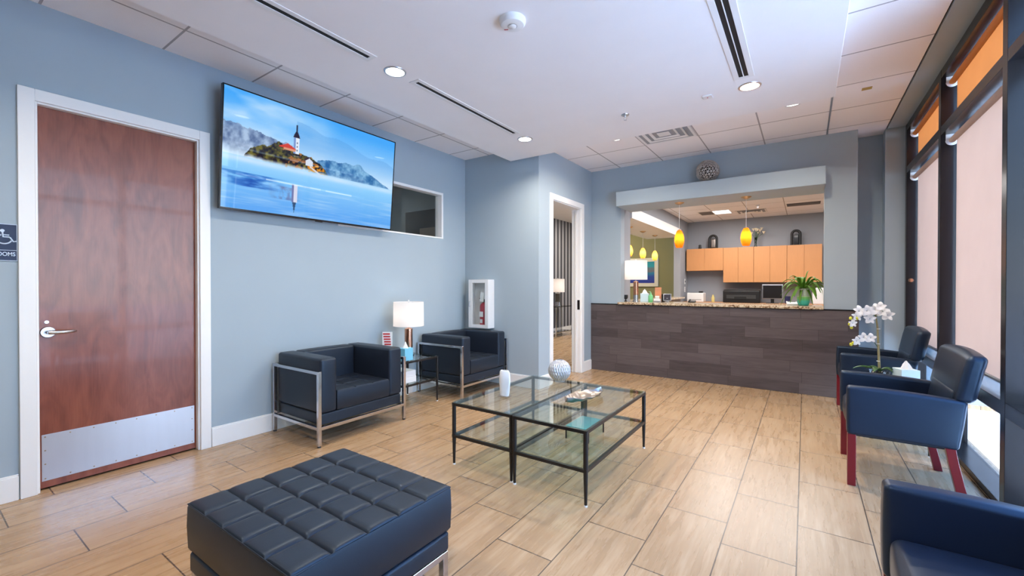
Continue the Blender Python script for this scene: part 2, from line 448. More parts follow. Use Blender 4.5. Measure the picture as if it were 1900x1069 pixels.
# reception wall with its opening
O0, O1, OZ0, OZ1 = -2.23, 0.18, 0.985, 2.42
bm = BM()
box(bm, XD, O0, YB, YB+0.15, 0, 3.12); box(bm, O0, O1, YB, YB+0.15, 0, OZ0); box(bm, O0, O1, YB, YB+0.15, OZ1, 3.12)
box(bm, O1, 0.477, YB, YB+0.15, 0, 3.12); box(bm, 0.327, 0.477, YB+0.15, 6.42, 0, 3.12)
struct('wall_back', bm, M['paint'], smooth=False)
bm = BM(); box(bm, -2.219, 0.185, 5.85, 6.45, 2.397, 2.60); struct('trim_header', bm, M['paint'], smooth=False, bev=0.003)
bm = BM(); box(bm, 0.477, 1.12, 6.42, 6.54, 0, 3.12); struct('wall_recess', bm, M['paint'], smooth=False)
bm = BM(); box(bm, 0.725, 1.12, 6.23, 6.42, 0, 3.0); struct('wall_column', bm, M['paint'], smooth=False)
bm = BM(); box(bm, XW-T, 1.12, YN-0.2, YN, 0, 3.12); struct('wall_front', bm, M['paint'], smooth=False)
# cladding under the opening
bm = BM(); box(bm, XD+0.002, 0.492, YB-0.022, YB, 0.0, 0.99); struct('trim_cladding', bm, M['plank'], smooth=False, bev=0.002)
bm = BM(); box(bm, XD+0.002, 0.492, YB-0.026, YB, 0.99, 1.004); struct('trim_cladding_cap', bm, M['bronze'], smooth=False)

# ceilings
bm = BM(); box(bm, XW, -3.08, YN, YA, ZC, ZC+0.1); struct('ceiling_left', bm, M['ceilL'], smooth=False)
bm = BM(); box(bm, -3.08, 0.20, YN, 4.46, 2.845, ZC+0.1); struct('ceiling_cloud', bm, M['gyp'], smooth=False, bev=0.004)
bm = BM(); box(bm, XD, 0.20, 4.46, YB, ZC, ZC+0.1); box(bm, -3.08, XD, 4.46, YA, ZC, ZC+0.1); struct('ceiling_back', bm, M['ceilB'], smooth=False)
bm = BM(); box(bm, 0.20, 0.727, YN, 6.42, ZC, ZC+0.1); struct('ceiling_right', bm, M['ceilR'], smooth=False)
bm = BM(); box(bm, 0.727, 0.741, YN, 6.25, ZC+0.02, ZC+0.1); struct('trim_reveal', bm, M['dark'], smooth=False)
bm = BM(); box(bm, 0.741, 1.12, YN, 6.42, ZC, ZC+0.1); struct('ceiling_bulkhead', bm, M['paint'], smooth=False)
bm = BM(); box(bm, XW, 1.12, YN, 6.6, 3.1, 3.2); struct('ceiling_slab', bm, M['dark'], smooth=False)

# grid angle where the side tiles meet the back tiles
bm = BM(); box(bm, 0.192, 0.208, 4.46, YB, ZC-0.004, ZC); struct('trim_grid', bm, M['brushed'], smooth=False)

# baseboards
def baseboard(name, segs):
    bm = BM()
    for s in segs: box(bm, *s, 0, 0.142)
    for s in segs:
        x0, x1, y0, y1 = s
        if x1-x0 < y1-y0: box(bm, x0, x1-0.006 if x0 < -3 or True else x1, y0, y1, 0.142, 0.152)
        else: box(bm, x0, x1, y0+0.006, y1, 0.142, 0.152)
    struct(name, bm, M['white'], smooth=False, bev=0.002)
baseboard('baseboard_left', [(XW, XW+0.016, YN, 0.43), (XW, XW+0.016, 1.435, YA)])
baseboard('baseboard_alcove', [(XW+0.016, XD, YA-0.016, YA)])
baseboard('baseboard_doorway', [(XD, XD+0.016, YA, 4.762), (XD, XD+0.016, 5.772, YB-0.03)])
baseboard('baseboard_recess', [(0.5, 0.725, 6.404, 6.42), (0.725, XF, 6.214, 6.23)])

# ---------------- door_1 (left) with casing, lever, kick plate
bm = BM(); box(bm, XW-0.085, XW-0.04, D0+0.018, D1-0.018, 0.012, DZ-0.018)
door = struct('door_1', bm, M['cherry'], smooth=False, bev=0.002)
door['label'] = 'cherry wood flush door with steel kick plate'
bm = BM(); box(bm, XW-0.04, XW-0.0375, D0+0.03, D1-0.03, 0.055, 0.345)
kp = obj('kick_plate', bm, M['kick'], door, smooth=False, bev=0.0008, label='brushed steel kick plate')
bm = BM()
for zz in (0.07, 0.33):
    for i in range(8):
        y = D0+0.045+(D1-D0-0.09)*i/7
        cyl(bm, (XW-0.0376, y, zz), (XW-0.0362, y, zz), 0.0045, 0.003, 10)
for zz in (0.16, 0.245):
    for y in (D0+0.045, D1-0.045): cyl(bm, (XW-0.0376, y, zz), (XW-0.0362, y, zz), 0.0045, 0.003, 10)
obj('screw_heads', bm, M['nickel'], kp)
ly, lz = 0.560, 0.985
bm = BM(); cyl(bm, (XW-0.04, ly, lz), (XW-0.026, ly, lz), 0.036, 0.032, 28)
hd = obj('door_handle', bm, M['brushed'], door, label='satin steel lever handle on a round rose')
bm = BM(); cyl(bm, (XW-0.03, ly, lz), (XW+0.02, ly, lz), 0.012, 0.011, 16)
pts = [(XW+0.018, ly-0.004, lz), (XW+0.024, ly+0.02, lz), (XW+0.024, ly+0.06, lz), (XW+0.018, ly+0.09, lz), (XW+0.004, ly+0.112, lz), (XW-0.01, ly+0.118, lz)]
tube(bm, pts, [0.012,0.0125,0.0115,0.0105,0.009,0.007], 12); obj('lever', bm, M['brushed'], hd)
bm = BM(); cyl(bm, (XW-0.04, ly-0.005, 1.048), (XW-0.034, ly-0.005, 1.048), 0.012, 0.010, 20); obj('lock_cylinder', bm, M['steel'], door)
# frame and casing
bm = BM()
box(bm, XW-T, XW+0.002, D0, D0+0.018, 0, DZ); box(bm, XW-T, XW+0.002, D1-0.018, D1, 0, DZ); box(bm, XW-T, XW+0.002, D0+0.018, D1-0.018, DZ-0.018, DZ)
box(bm, XW-0.1, XW-0.087, D0+0.018, D0+0.03, 0, DZ-0.018); box(bm, XW-0.1, XW-0.087, D1-0.03, D1-0.018, 0, DZ-0.018)
box(bm, XW, XW+0.02, D0-0.065, D0+0.006, 0, DZ+0.065); box(bm, XW, XW+0.02, D1-0.006, D1+0.065, 0, DZ+0.065); box(bm, XW, XW+0.02, D0+0.006, D1-0.006, DZ-0.006, DZ+0.065)
struct('trim_door_casing', bm, M['white'], smooth=False, bev=0.003)
bm = BM(); box(bm, XW-T-0.02, XW-T, D0-0.05, D1+0.05, -0.001, DZ+0.05); struct('wall_door_backing', bm, M['dark'], smooth=False)

# ---------------- inner doorway casing
bm = BM()
box(bm, XD-T-0.002, XD+0.002, P0, P0+0.018, 0, PZ); box(bm, XD-T-0.002, XD+0.002, P1-0.018, P1, 0, PZ); box(bm, XD-T-0.002, XD+0.002, P0+0.018, P1-0.018, PZ-0.018, PZ)
box(bm, XD-0.09, XD-0.055, P1-0.03, P1-0.018, 0, PZ-0.018); box(bm, XD-0.09, XD-0.055, P0+0.018, P0+0.03, 0, PZ-0.018)
for s, e in ((P0-0.07, P0+0.005), (P1-0.005, P1+0.07)): box(bm, XD, XD+0.018, s, e, 0, PZ+0.07)
box(bm, XD, XD+0.018, P0+0.005, P1-0.005, PZ-0.005, PZ+0.07)
struct('trim_doorway_casing', bm, M['white'], smooth=False, bev=0.003)
bm = BM(); box(bm, XD-0.05, XD-0.012, P1-0.0205, P1-0.018, 0.92, 1.06)
obj('strike_plate', bm, M['bronze'], bpy.data.objects['trim_doorway_casing'], smooth=False)
# ---------------- window_1: inner window behind the television
win = None
bm = BM(); fr = 0.03
box(bm, XW-0.1, XW+0.008, W0, W1, WZ0, WZ0+fr*0.6); box(bm, XW-0.1, XW+0.008, W0, W1, WZ1-fr, WZ1); box(bm, XW-0.1, XW+0.008, W0, W0+fr, WZ0+fr*0.6, WZ1-fr); box(bm, XW-0.1, XW+0.008, W1-fr, W1, WZ0+fr*0.6, WZ1-fr)
win = struct('window_1', bm, M['white'], smooth=False, bev=0.002)
bm = BM(); box(bm, XW-0.062, XW-0.056, W0+fr, W1-fr, WZ0+fr*0.6, WZ1-fr); obj('glass_pane', bm, M['glass'], win, smooth=False)
# dim room behind it
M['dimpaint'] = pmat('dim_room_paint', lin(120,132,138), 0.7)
bm = BM(); box(bm, -5.8, -5.7, 1.9, 4.402, 0, 2.9); struct('wall_side_room_far', bm, M['dimpaint'], smooth=False)
bm = BM(); box(bm, -5.8, XW-T, 1.8, 1.9, 0, 2.9); struct('wall_side_room_near', bm, M['dimpaint'], smooth=False)
bm = BM(); box(bm, -5.8, XW-T, 4.402, 4.5, 0, 2.9); struct('wall_side_room_end', bm, M['dimpaint'], smooth=False)
bm = BM(); box(bm, -5.8, XW-T, 1.8, 4.5, 2.9, 3.0); struct('ceiling_side_room', bm, M['gyp'], smooth=False)
bm = BM(); box(bm, -5.8, XW-T, 1.8, 4.5, -0.1, 0.0); struct('floor_side_room', bm, M['dark'], smooth=False)

t = thing('notice_board', 'dark board seen through the inner window beside the television', 'board', (-5.0,4.40,2.08))
bm = BM(); box(bm, 0.07, 0.70, -0.03, 0, -0.5, 0.28); obj('board_panel', bm, M['dark'], t, smooth=False, bev=0.003)
bm = BM(); box(bm, 0.38, 0.69, -0.036, -0.03, -0.42, 0.02); obj('paper_sheet', bm, pmat('kraft_sheet', lin(120,110,95), 0.8), t, smooth=False)
# ---------------- room beyond the doorway (striped wall) and green wall
XS = -5.35
bm = BM(); box(bm, XS-0.1, XS, 4.64, 11.0, 0, 3.0); struct('wall_striped', bm, M['stripe'], smooth=False)
bm = BM(); box(bm, XS, -2.41, 10.9, 11.0, 0, 3.0); struct('wall_green', bm, M['paint_green'], smooth=False)
bm = BM(); box(bm, XS, XD-T, 4.64, 4.74, 0, 3.0); struct('wall_lounge_near', bm, M['paint_grey'], smooth=False)
bm = BM(); box(bm, XS-0.1, XD-T, 4.64, 11.0, 3.0, 3.1); box(bm, XD-T, -2.41, YB+0.15, 11.0, 3.0, 3.1); struct('ceiling_lounge', bm, M['gyp'], smooth=False)
bm = BM(); box(bm, XS, XS+0.016, 4.74, 10.9, 0, 0.16); struct('baseboard_striped', bm, M['white'], smooth=False, bev=0.002)

# ---------------- reception room
XR = -2.27
RZ = 2.74
J0, J1 = 6.6, 9.87      # pass-through in its left wall
bm = BM()
box(bm, XR-0.14, XR, 6.22, J0, 0, RZ+0.3); box(bm, XR-0.14, XR, J0, J1, 0, 0.985); box(bm, XR-0.14, XR, J0, J1, 2.45, RZ+0.3); box(bm, XR-0.14, XR, J1, 10.7, 0, RZ+0.3)
box(bm, XD, XR-0.14, 6.22, 6.32, 0, 3.0)
struct('wall_reception_left', bm, M['paint_grey'], smooth=False)
bm = BM(); box(bm, -2.99, XR+0.03, J0, J1-0.05, 2.33, 2.50); struct('trim_side_header', bm, M['white'], smooth=False, bev=0.003)
bm = BM(); box(bm, XR, 2.4, 10.6, 10.7, 0, RZ+0.3); struct('wall_reception_back', bm, M['paint_grey'], smooth=False)
bm = BM(); box(bm, 1.9, 2.0, 6.54, 10.6, 0, RZ+0.3); box(bm, 0.56, 2.0, 6.54, 6.6, 0, RZ+0.3); struct('wall_reception_right', bm, M['paint_grey'], smooth=False)
bm = BM(); box(bm, XR, 0.327, 6.22, 6.54, RZ, RZ+0.1); box(bm, XR, 2.0, 6.54, 10.6, RZ, RZ+0.1); struct('ceiling_reception', bm, M['ceilRec'], smooth=False)
bm = BM(); box(bm, 1.12, 2.0, 6.5, 10.7, -0.1, 0.0); struct('floor_reception', bm, M['floor'], smooth=False)
bm = BM(); box(bm, XR-0.3, XR+0.1, J0, J1, 0.985, 1.02); tag(obj('side_counter_top', bm, M['granite'], smooth=False, bev=0.004), 'granite ledge of the side pass-through under the three small pendants', 'countertop')
# front counter top
bm = BM(); box(bm, O0-0.03, O1-0.002, 6.02, 6.075, 0.998, 1.03); box(bm, O0+0.002, O1-0.002, 6.07, 6.62, 0.998, 1.03)
tag(obj('counter_top', bm, M['granite'], smooth=False, bev=0.004), 'speckled beige granite counter top on the dark plank reception desk', 'countertop')

# ---------------- windows on the right: deep dark frames
FD = 1.03
my = [6.19, 4.80, 3.43, 2.06, 0.69]; YW = 0.655
for i in range(len(my)-1):
    pass
bm = BM()
for y in my: box(bm, XF, FD+0.025, y-0.035, y+0.035, 0, 3.0)
for a_, b_ in zip(my[1:], my[:-1]):
    for z0, z1, xa in ((2.93,3.0,0.001),(2.475,2.545,0.001),(0.565,0.645,0.001),(0.0,0.045,0.025)): box(bm, XF+xa, FD+0.018, a_+0.035, b_-0.035, z0, z1)
wf = struct('window_2', bm, M['bronze'], smooth=False, bev=0.002)
wf['label'] = 'dark metal storefront window frame'
for a, b in zip(my[1:], my[:-1]):
    bm = BM()
    for z0, z1 in ((0.045,0.565),(0.645,2.475),(2.545,2.93)): box(bm, FD, FD+0.006, a+0.035, b-0.035, z0, z1)
    obj('glass_pane', bm, M['glass'], wf, smooth=False)
bm = BM(); box(bm, XF+0.0, 1.12, YN-0.2, YW, 0, 3.12); struct('wall_right', bm, M['paint'], smooth=False)

# roller shades
def shade(name, y0, y1, zr, zb, m, label):
    t = thing(name, label, 'roller shade', (0.955, (y0+y1)/2, zr), 0, 'roller shades in the window bays')
    hy = (y1-y0)/2
    bm = BM(); cyl(bm, (0,-hy+0.012,0), (0,hy-0.012,0), 0.021, seg=24); obj('roller_tube', bm, m, t)
    bm = BM(); box(bm, 0.018, 0.0195, -hy+0.045, hy-0.045, zb-zr, 0.0); obj('fabric', bm, m, t, smooth=False)
    bm = BM(); cyl(bm, (0.0188,-hy+0.045,zb-zr), (0.0188,hy-0.045,zb-zr), 0.012, seg=14); obj('hem_bar', bm, M['brushed'], t, label='silver hem bar')
    for s in (-1, 1):
        bm = BM()
        y = s*(hy-0.004)
        prof = [(-0.036,0.05)] + [(0.036*math.cos(a), 0.036*math.sin(a)) for a in [PI+PI*k/10 for k in range(11)]] + [(0.036,0.05)]
        # rounded end bracket
        prism(bm, [(z, x) for x, z in [(p[0], p[1]) for p in prof]][::-1] if False else [(p[1], p[0]) for p in prof], 1, y-0.003, y+0.003)
        tube(bm, [(p[0], y - s*0.004, p[1]) for p in prof[1:-1]], 0.004, 6)
        obj('bracket', bm, M['whitepl'], t, label='white end bracket')
    return t
for i, (a, b, nm) in enumerate(((3.465, 4.765, 'in the bay behind the middle guest chair'), (4.835, 6.155, 'in the far bay beside the column'))):
    shade('roller_shade', a, b, 2.425, 0.70, M['roller'], 'tall pinkish roller shade ' + nm)
    shade('roller_shade', a, b, 2.885, 2.55, M['roller_up'], 'short upper roller shade, its warm light painted orange, ' + nm)
# the round door-knob-like stop on the frame
bm = BM(); lathe(bm, [(0,0),(0.022,0.002),(0.024,0.01),(0.018,0.02),(0,0.022)], seg=20); xform(bm, Matrix.Translation((0.93, 6.155, 1.33)) @ Matrix.Rotation(R(90), 4, 'X'))
tag(obj('shade_knob', bm, M['rose']), 'small round copper coloured knob on the far window frame', 'knob')

# ---------------- outside
bm = BM(); box(bm, 1.12, 30, -25, 30, -0.3, -0.04); struct('ground_outside', bm, M['ground'], smooth=False)
bm = BM(); box(bm, 1.66, 1.70, -12, 14, -0.04, -0.028); struct('trim_curb_outside', bm, pmat('curb_concrete', lin(190,190,190), 0.8), smooth=False, bev=0.01)
#bm = BM(); struct('trim_canopy_outside', bm, pmat('canopy_stucco', lin(190,150,110), 0.8), smooth=False)

# ------------------------------------------------------------------ lamps in the ceilings
def downlight(loc, r, label, group='recessed ceiling lights', first=[None]):
    k = round(r, 3)
    t = thing('recessed_light', label, 'ceiling light', loc, 0, group)
    bm = BM(); lathe(bm, [(r*0.84,0.0),(r*0.86,-0.006),(r,-0.006),(r*1.04,-0.002),(r*1.05,0.0)], seg=40); obj('trim_ring', bm, M['brushed'], t)
    bm = BM(); lathe(bm, [(0,-0.002),(r*0.83,-0.0035),(r*0.85,0.0)], seg=40); obj('lens', bm, M['lightdisc'], t)
    return t
DL = [((-2.486,2.108,2.845), 'large recessed light between the two left slot diffusers'),
      ((-2.482,3.864,2.845), 'recessed light at the far end of the left slot diffusers'),
      ((-0.365,3.841,2.845), 'recessed light at the end of the right slot diffuser'),
      ((-1.845,4.83,3.0), 'recessed light in the tiles left of the square air vent'),
      ((-0.105,4.84,3.0), 'recessed light in the tiles right of the square air vent')]
for l, s in DL: downlight(l, 0.078, s)
def slot(loc, L_, w, n, label):
    t = thing('slot_diffuser', label, 'air diffuser', loc, 0, 'linear slot diffusers')
    bm = BM()
    box(bm, -w/2, -0.014*n-0.004, 0, L_, -0.005, 0.0); box(bm, 0.014*n+0.004, w/2, 0, L_, -0.005, 0.0)
    box(bm, -0.014*n-0.004, 0.014*n+0.004, 0, 0.03, -0.005, 0.0); box(bm, -0.014*n-0.004, 0.014*n+0.004, L_-0.03, L_, -0.005, 0.0)
    for k in range(1, n): box(bm, -0.003+(k-n/2)*0.028, 0.003+(k-n/2)*0.028, 0.03, L_-0.03, -0.005, 0.0)
    obj('flange', bm, M['whitepl'], t, smooth=False, bev=0.001)
    bm = BM(); box(bm, -0.014*n-0.004, 0.014*n+0.004, 0.03, L_-0.03, -0.0012, -0.0004); obj('slot_gap', bm, M['dark'], t, smooth=False, label='black air slot')
slot((-2.475,0.35,2.845), 1.55, 0.105, 1, 'white linear slot diffuser nearest the camera over the door side')
slot((-2.475,2.28,2.845), 1.40, 0.105, 1, 'white linear slot diffuser between the two left recessed lights')
slot((-0.385,1.2,2.845), 2.46, 0.135, 2, 'wide white slot diffuser with two black slots on the right of the dropped ceiling')

# square louvred vent in the tiles
def louver_vent(name, x0, x1, y0, y1, z, label, m1, m2):
    t = thing(name, label, 'air vent', ((x0+x1)/2, (y0+y1)/2, z)); hx, hy = (x1-x0)/2, (y1-y0)/2
    bm = BM(); box(bm, -hx, hx, -hy, hy, -0.003, 0.0); obj('backing', bm, m2, t, smooth=False)
    bm = BM()
    for a in (0.0, 0.075, 0.15):
        o, i = 1-a/hx, 1-(a+0.03)/hx; oy, iy = 1-a/hy, 1-(a+0.03)/hy
        z0, z1 = -0.004, -0.013 if a else -0.006
        ro = [(-hx*o,-hy*oy),(hx*o,-hy*oy),(hx*o,hy*oy),(-hx*o,hy*oy)]; ri = [(-hx*i,-hy*iy),(hx*i,-hy*iy),(hx*i,hy*iy),(-hx*i,hy*iy)]
        A = [bm.verts.new((p[0],p[1],z1)) for p in ro]; B = [bm.verts.new((p[0],p[1],z0)) for p in ri]
        for k in range(4): bm.faces.new((A[k],A[(k+1)%4],B[(k+1)%4],B[k]))
    box(bm, -hx*0.22, hx*0.22, -hy*0.22, hy*0.22, -0.012, -0.008)
    obj('louvres', bm, m1, t, smooth=False)
    return t
louver_vent('ceiling_vent', -1.62, -1.03, 4.68, 5.27, ZC, 'white square louvred vent in the ceiling tiles over the reception desk', M['whitepl'], M['paint_grey'])

# smoke detector
t = thing('smoke_detector', 'round white smoke detector on the dropped ceiling', 'smoke detector', (-1.43,2.09,2.845))
bm = BM(); lathe(bm, [(0.0,-0.038),(0.05,-0.038),(0.066,-0.034),(0.076,-0.022),(0.078,-0.012),(0.078,0)], seg=48); obj('housing', bm, M['whitepl'], t)
bm = BM(); lathe(bm, [(0,-0.047),(0.017,-0.046),(0.023,-0.042),(0.0235,-0.038)], seg=32); obj('test_button', bm, M['whitepl'], t)
bm = BM(); lathe(bm, [(0.0245,-0.0385),(0.0265,-0.0395),(0.0285,-0.0385)], seg=32); obj('button_ring', bm, M['brushed'], t)
bm = BM(); box(bm, -0.012, 0.012, -0.004, 0.004, -0.0006, 0.0); xform(bm, Matrix.Translation((-0.050,0.006,-0.0378)) @ Matrix.Rotation(R(30),4,'Z')); obj('red_mark', bm, M['red'], t, smooth=False)
# small sensor plate, sprinkler, yellow tag
t = thing('ceiling_sensor', 'small white square sensor plate beside the right recessed light', 'sensor', (-0.673,3.851,2.845))
bm = BM(); box(bm, -0.036, 0.036, -0.036, 0.036, -0.010, 0.0); obj('plate', bm, M['whitepl'], t, smooth=False, bev=0.003)
bm = BM(); cyl(bm, (0,0,-0.010), (0,0,-0.013), 0.005, seg=12); obj('indicator', bm, M['red'], t)
def sprinkler(loc, label):
    t = thing('sprinkler', label, 'sprinkler', loc)
    bm = BM(); lathe(bm, [(0.036,0),(0.034,-0.006),(0.012,-0.009),(0.0,-0.009)], seg=28); obj('escutcheon', bm, M['brushed'], t)
    bm = BM(); cyl(bm, (0,0,-0.009), (0,0,-0.026), 0.008, 0.006, 12)
    for s in (-1,1): tube(bm, [(s*0.006,0,-0.022),(s*0.013,0,-0.034),(s*0.004,0,-0.048)], 0.002, 6)
    lathe(bm, [(0,-0.047),(0.014,-0.048),(0.014,-0.050),(0,-0.050)], seg=16); obj('sprinkler_head', bm, M['brushed'], t)
sprinkler((-1.369,3.836,2.845), 'chrome sprinkler head on the dropped ceiling in front of the square vent')
bm = BM(); box(bm, -0.035, 0.035, -0.03, 0.03, -0.002, 0); xform(bm, Matrix.Translation((0.44,4.85,ZC)))
tag(obj('yellow_tag', bm, pmat('ochre_tag', lin(176,146,70), 0.6), smooth=False), 'small ochre tag stuck to a ceiling tile near the windows', 'tag')

# reception ceiling fittings
t = thing('ceiling_panel', 'lit panel fixture in the reception ceiling, left', 'ceiling light', (-1.50,9.35,RZ))
bm = BM(); box(bm, -0.30, 0.30, -0.15, 0.30, -0.004, 0); obj('fixture_frame', bm, M['whitepl'], t, smooth=False)
bm = BM(); box(bm, -0.02, 0.27, -0.13, 0.28, -0.006, -0.004); obj('diffuser', bm, emat('panel_light', (1,0.97,0.93,1), 3.0), t, smooth=False)
bm = BM(); box(bm, -0.28, -0.04, -0.13, 0.28, -0.006, -0.004); obj('return_grille', bm, pmat('grey_grille', lin(110,108,110), 0.6), t, smooth=False)
louver_vent('ceiling_vent', -1.15, -0.62, 9.45, 9.9, RZ, 'white louvred vent in the reception ceiling over the cabinets', M['whitepl'], M['paint_grey'])
t = thing('return_grille', 'dark return air grille in the reception ceiling, right', 'air vent', (-0.03,9.3,RZ))
bm = BM(); box(bm, -0.25, 0.25, -0.14, 0.14, -0.006, 0); obj('grille_frame', bm, M['blackpl'], t, smooth=False)
bm = BM()
for k in range(12): box(bm, -0.235, 0.235, -0.125+k*0.0215, -0.115+k*0.0215, -0.010, -0.006)
obj('blades', bm, pmat('grey_blade', lin(120,118,118), 0.5), t, smooth=False)
sprinkler((-0.72,9.0,RZ), 'small sprinkler head on the reception ceiling')

# ------------------------------------------------------------------ pendants
def pendant(loc, drop, hgt, rad, m, label, group):
    t = thing('pendant_lamp', label, 'pendant lamp', loc, 0, group)
    bm = BM(); lathe(bm, [(0,-0.03),(0.018,-0.028),(0.05,-0.012),(0.062,0.0),(0,0)], seg=28); obj('canopy', bm, M['nickel'], t)
    bm = BM(); cyl(bm, (0,0,-0.02), (0,0,-drop), 0.0025, seg=8); obj('cord', bm, M['whitepl'], t)
    bm = BM(); lathe(bm, [(0,-drop+0.015),(0.012,-drop+0.012),(0.015,-drop-0.02),(0,-drop-0.02)], seg=16); obj('socket_cap', bm, M['nickel'], t)
    prof = []
    for k in range(17):
        u = k/16
        prof.append((rad*max(0.24, math.sin(PI*(0.10+0.72*u))**0.75), -drop-hgt*u))
    bm = BM(); lathe(bm, prof, seg=32); sh = obj('glass_shade', bm, m, t, label='amber art glass shade')
    bm = BM(); bmesh.ops.create_icosphere(bm, subdivisions=2, radius=0.022); xform(bm, Matrix.Translation((0,0,-drop-hgt*0.45))); obj('bulb', bm, M['bulb'], t)
    return t
pendant((-1.412,6.08,2.397), 0.375, 0.235, 0.062, M['amber'], 'left amber glass pendant hanging over the front reception counter', 'amber pendants over the front counter')
pendant((-0.619,6.15,2.397), 0.395, 0.225, 0.062, M['amber'], 'right amber glass pendant hanging over the front reception counter', 'amber pendants over the front counter')
for (px_, py_), s in zip(((-2.62,7.58),(-2.62,8.35),(-2.62,9.16)), ('nearest', 'middle', 'farthest')):
    pendant((px_,py_,2.33), 0.33, 0.20, 0.058, M['amberp'], s + ' of three small yellow glass pendants over the side pass-through', 'yellow pendants over the side pass-through')

# ------------------------------------------------------------------ leather cube armchairs
def seam_top(bm, x0, x1, y0, y1, z0, z1, nx, ny, dep=0.02, w=0.012, r=0.02, res=5, edge=0.6):
    """cushion whose top is stitched into a grid of pads"""
    NX, NY = nx*res*2, ny*res*2
    def h(u, v):
        fu, fv = (u*nx) % 1.0, (v*ny) % 1.0
        du = min(fu, 1-fu)*(x1-x0)/nx; dv = min(fv, 1-fv)*(y1-y0)/ny
        iu, iv = round(u*nx), round(v*ny)
        eu = edge if iu in (0, nx) else 1; ev = edge if iv in (0, ny) else 1
        ku = dep*eu*math.exp(-(du/w)**1.1); kv = dep*ev*math.exp(-(dv/w)**1.1)
        return -max(ku, kv) - 0.55*min(ku, kv)
    def tick(n):
        out = []
        base = [0, 0.02, 0.05, 0.10, 0.18, 0.30, 0.42, 0.5, 0.58, 0.70, 0.82, 0.90, 0.95, 0.98]
        for i in range(n): out += [(i+b)/n for b in base]
        return out+[1.0]
    U, V = tick(nx), tick(ny)
    top = [[bm.verts.new((x0+(x1-x0)*u, y0+(y1-y0)*v, z1 + (h(u,v) if 0 < i < len(U)-1 and 0 < j < len(V)-1 else -r*0.8))) for j, v in enumerate(V)] for i, u in enumerate(U)]
    for i in range(len(U)-1):
        for j in range(len(V)-1): bm.faces.new((top[i][j], top[i+1][j], top[i+1][j+1], top[i][j+1]))
    ring = [top[i][0] for i in range(len(U))] + [top[-1][j] for j in range(1, len(V))] + [top[i][-1] for i in range(len(U)-2, -1, -1)] + [top[0][j] for j in range(len(V)-2, 0, -1)]
    c = Vector(((x0+x1)/2, (y0+y1)/2, 0))
    prev = ring
    for z, ins in ((z1-r*1.6, -0.004), (z0+(z1-z0)*0.5, -0.006), (z0+0.012, -0.003), (z0, 0.006)):
        cur = []
        for v in ring:
            d = Vector((v.co.x, v.co.y, 0)) - c
            p = Vector((v.co.x, v.co.y, z))
            if abs(v.co.x-x0) < 1e-6: p.x += ins
            if abs(v.co.x-x1) < 1e-6: p.x -= ins
            if abs(v.co.y-y0) < 1e-6: p.y += ins
            if abs(v.co.y-y1) < 1e-6: p.y -= ins
            cur.append(bm.verts.new(p))
        for k in range(len(ring)): bm.faces.new((prev[k], prev[(k+1)%len(ring)], cur[(k+1)%len(ring)], cur[k]))
        prev = cur
    bm.faces.new(prev)
    return bm

def cube_armchair(loc, label):
    t = thing('leather_armchair', label, 'armchair', loc, 0, 'black leather cube armchairs by the left wall')
    L = M['leather']; fx, fy = 0.34, 0.43   # half depth, half width; front is +x
    bm = BM(); rbox(bm, -0.325, 0.325, -0.405, 0.405, 0.163, 0.252, 0.012, n=3); obj('seat_base', bm, L, t)
    bm = BM(); seam_top(bm, -0.19, 0.327, -0.262, 0.262, 0.255, 0.418, 3, 3, dep=0.010, w=0.007, r=0.014); obj('seat_cushion', bm, L, t)
    for s in (-1, 1):
        y0, y1 = (0.266, 0.412) if s > 0 else (-0.412, -0.266)
        bm = BM(); rbox(bm, -0.325, 0.332, y0, y1, 0.255, 0.69, 0.022, puff=(0.004,0.004,0.006), n=5); obj('armrest', bm, L, t)
    bm = BM(); rbox(bm, -0.325, -0.185, -0.264, 0.264, 0.255, 0.69, 0.022, puff=(0.010,0,0.006), n=6); obj('backrest', bm, L, t)
    # chrome cage
    bm = BM(); q = 0.0125
    def bar(a, b, c_, d, e, f): box(bm, a, b, c_, d, e, f)
    for s in (-1, 1):
        y = s*fy
        bar(-fx, fx, y-q, y+q, 0.572, 0.597); bar(-fx, fx, y-q, y+q, 0.133, 0.158)
    for x in (-fx, fx): bar(x-q, x+q, -fy, fy, 0.133, 0.158)
    bar(-fx-q, -fx+q, -fy, fy, 0.572, 0.597)
    obj('frame_rails', bm, M['steel'], t, smooth=False, bev=0.002)
    for x in (-fx, fx):
        for y in (-fy, fy):
            bm = BM(); box(bm, x-q-0.001, x+q+0.001, y-q-0.001, y+q+0.001, 0.012, 0.598)
            leg = obj('leg', bm, M['steel'], t, smooth=False, bev=0.002)
            bm = BM(); cyl(bm, (x,y,0), (x,y,0.012), 0.015, 0.012, 16); obj('glide', bm, M['blackpl'], leg)
    return t
a1 = cube_armchair((-3.485,2.335,0), 'black leather cube armchair with chrome frame under the television, nearer the door')
a2 = dup(a1, (-3.485,4.03,0), 0, 'black leather cube armchair with chrome frame in the alcove corner under the extinguisher cabinet')

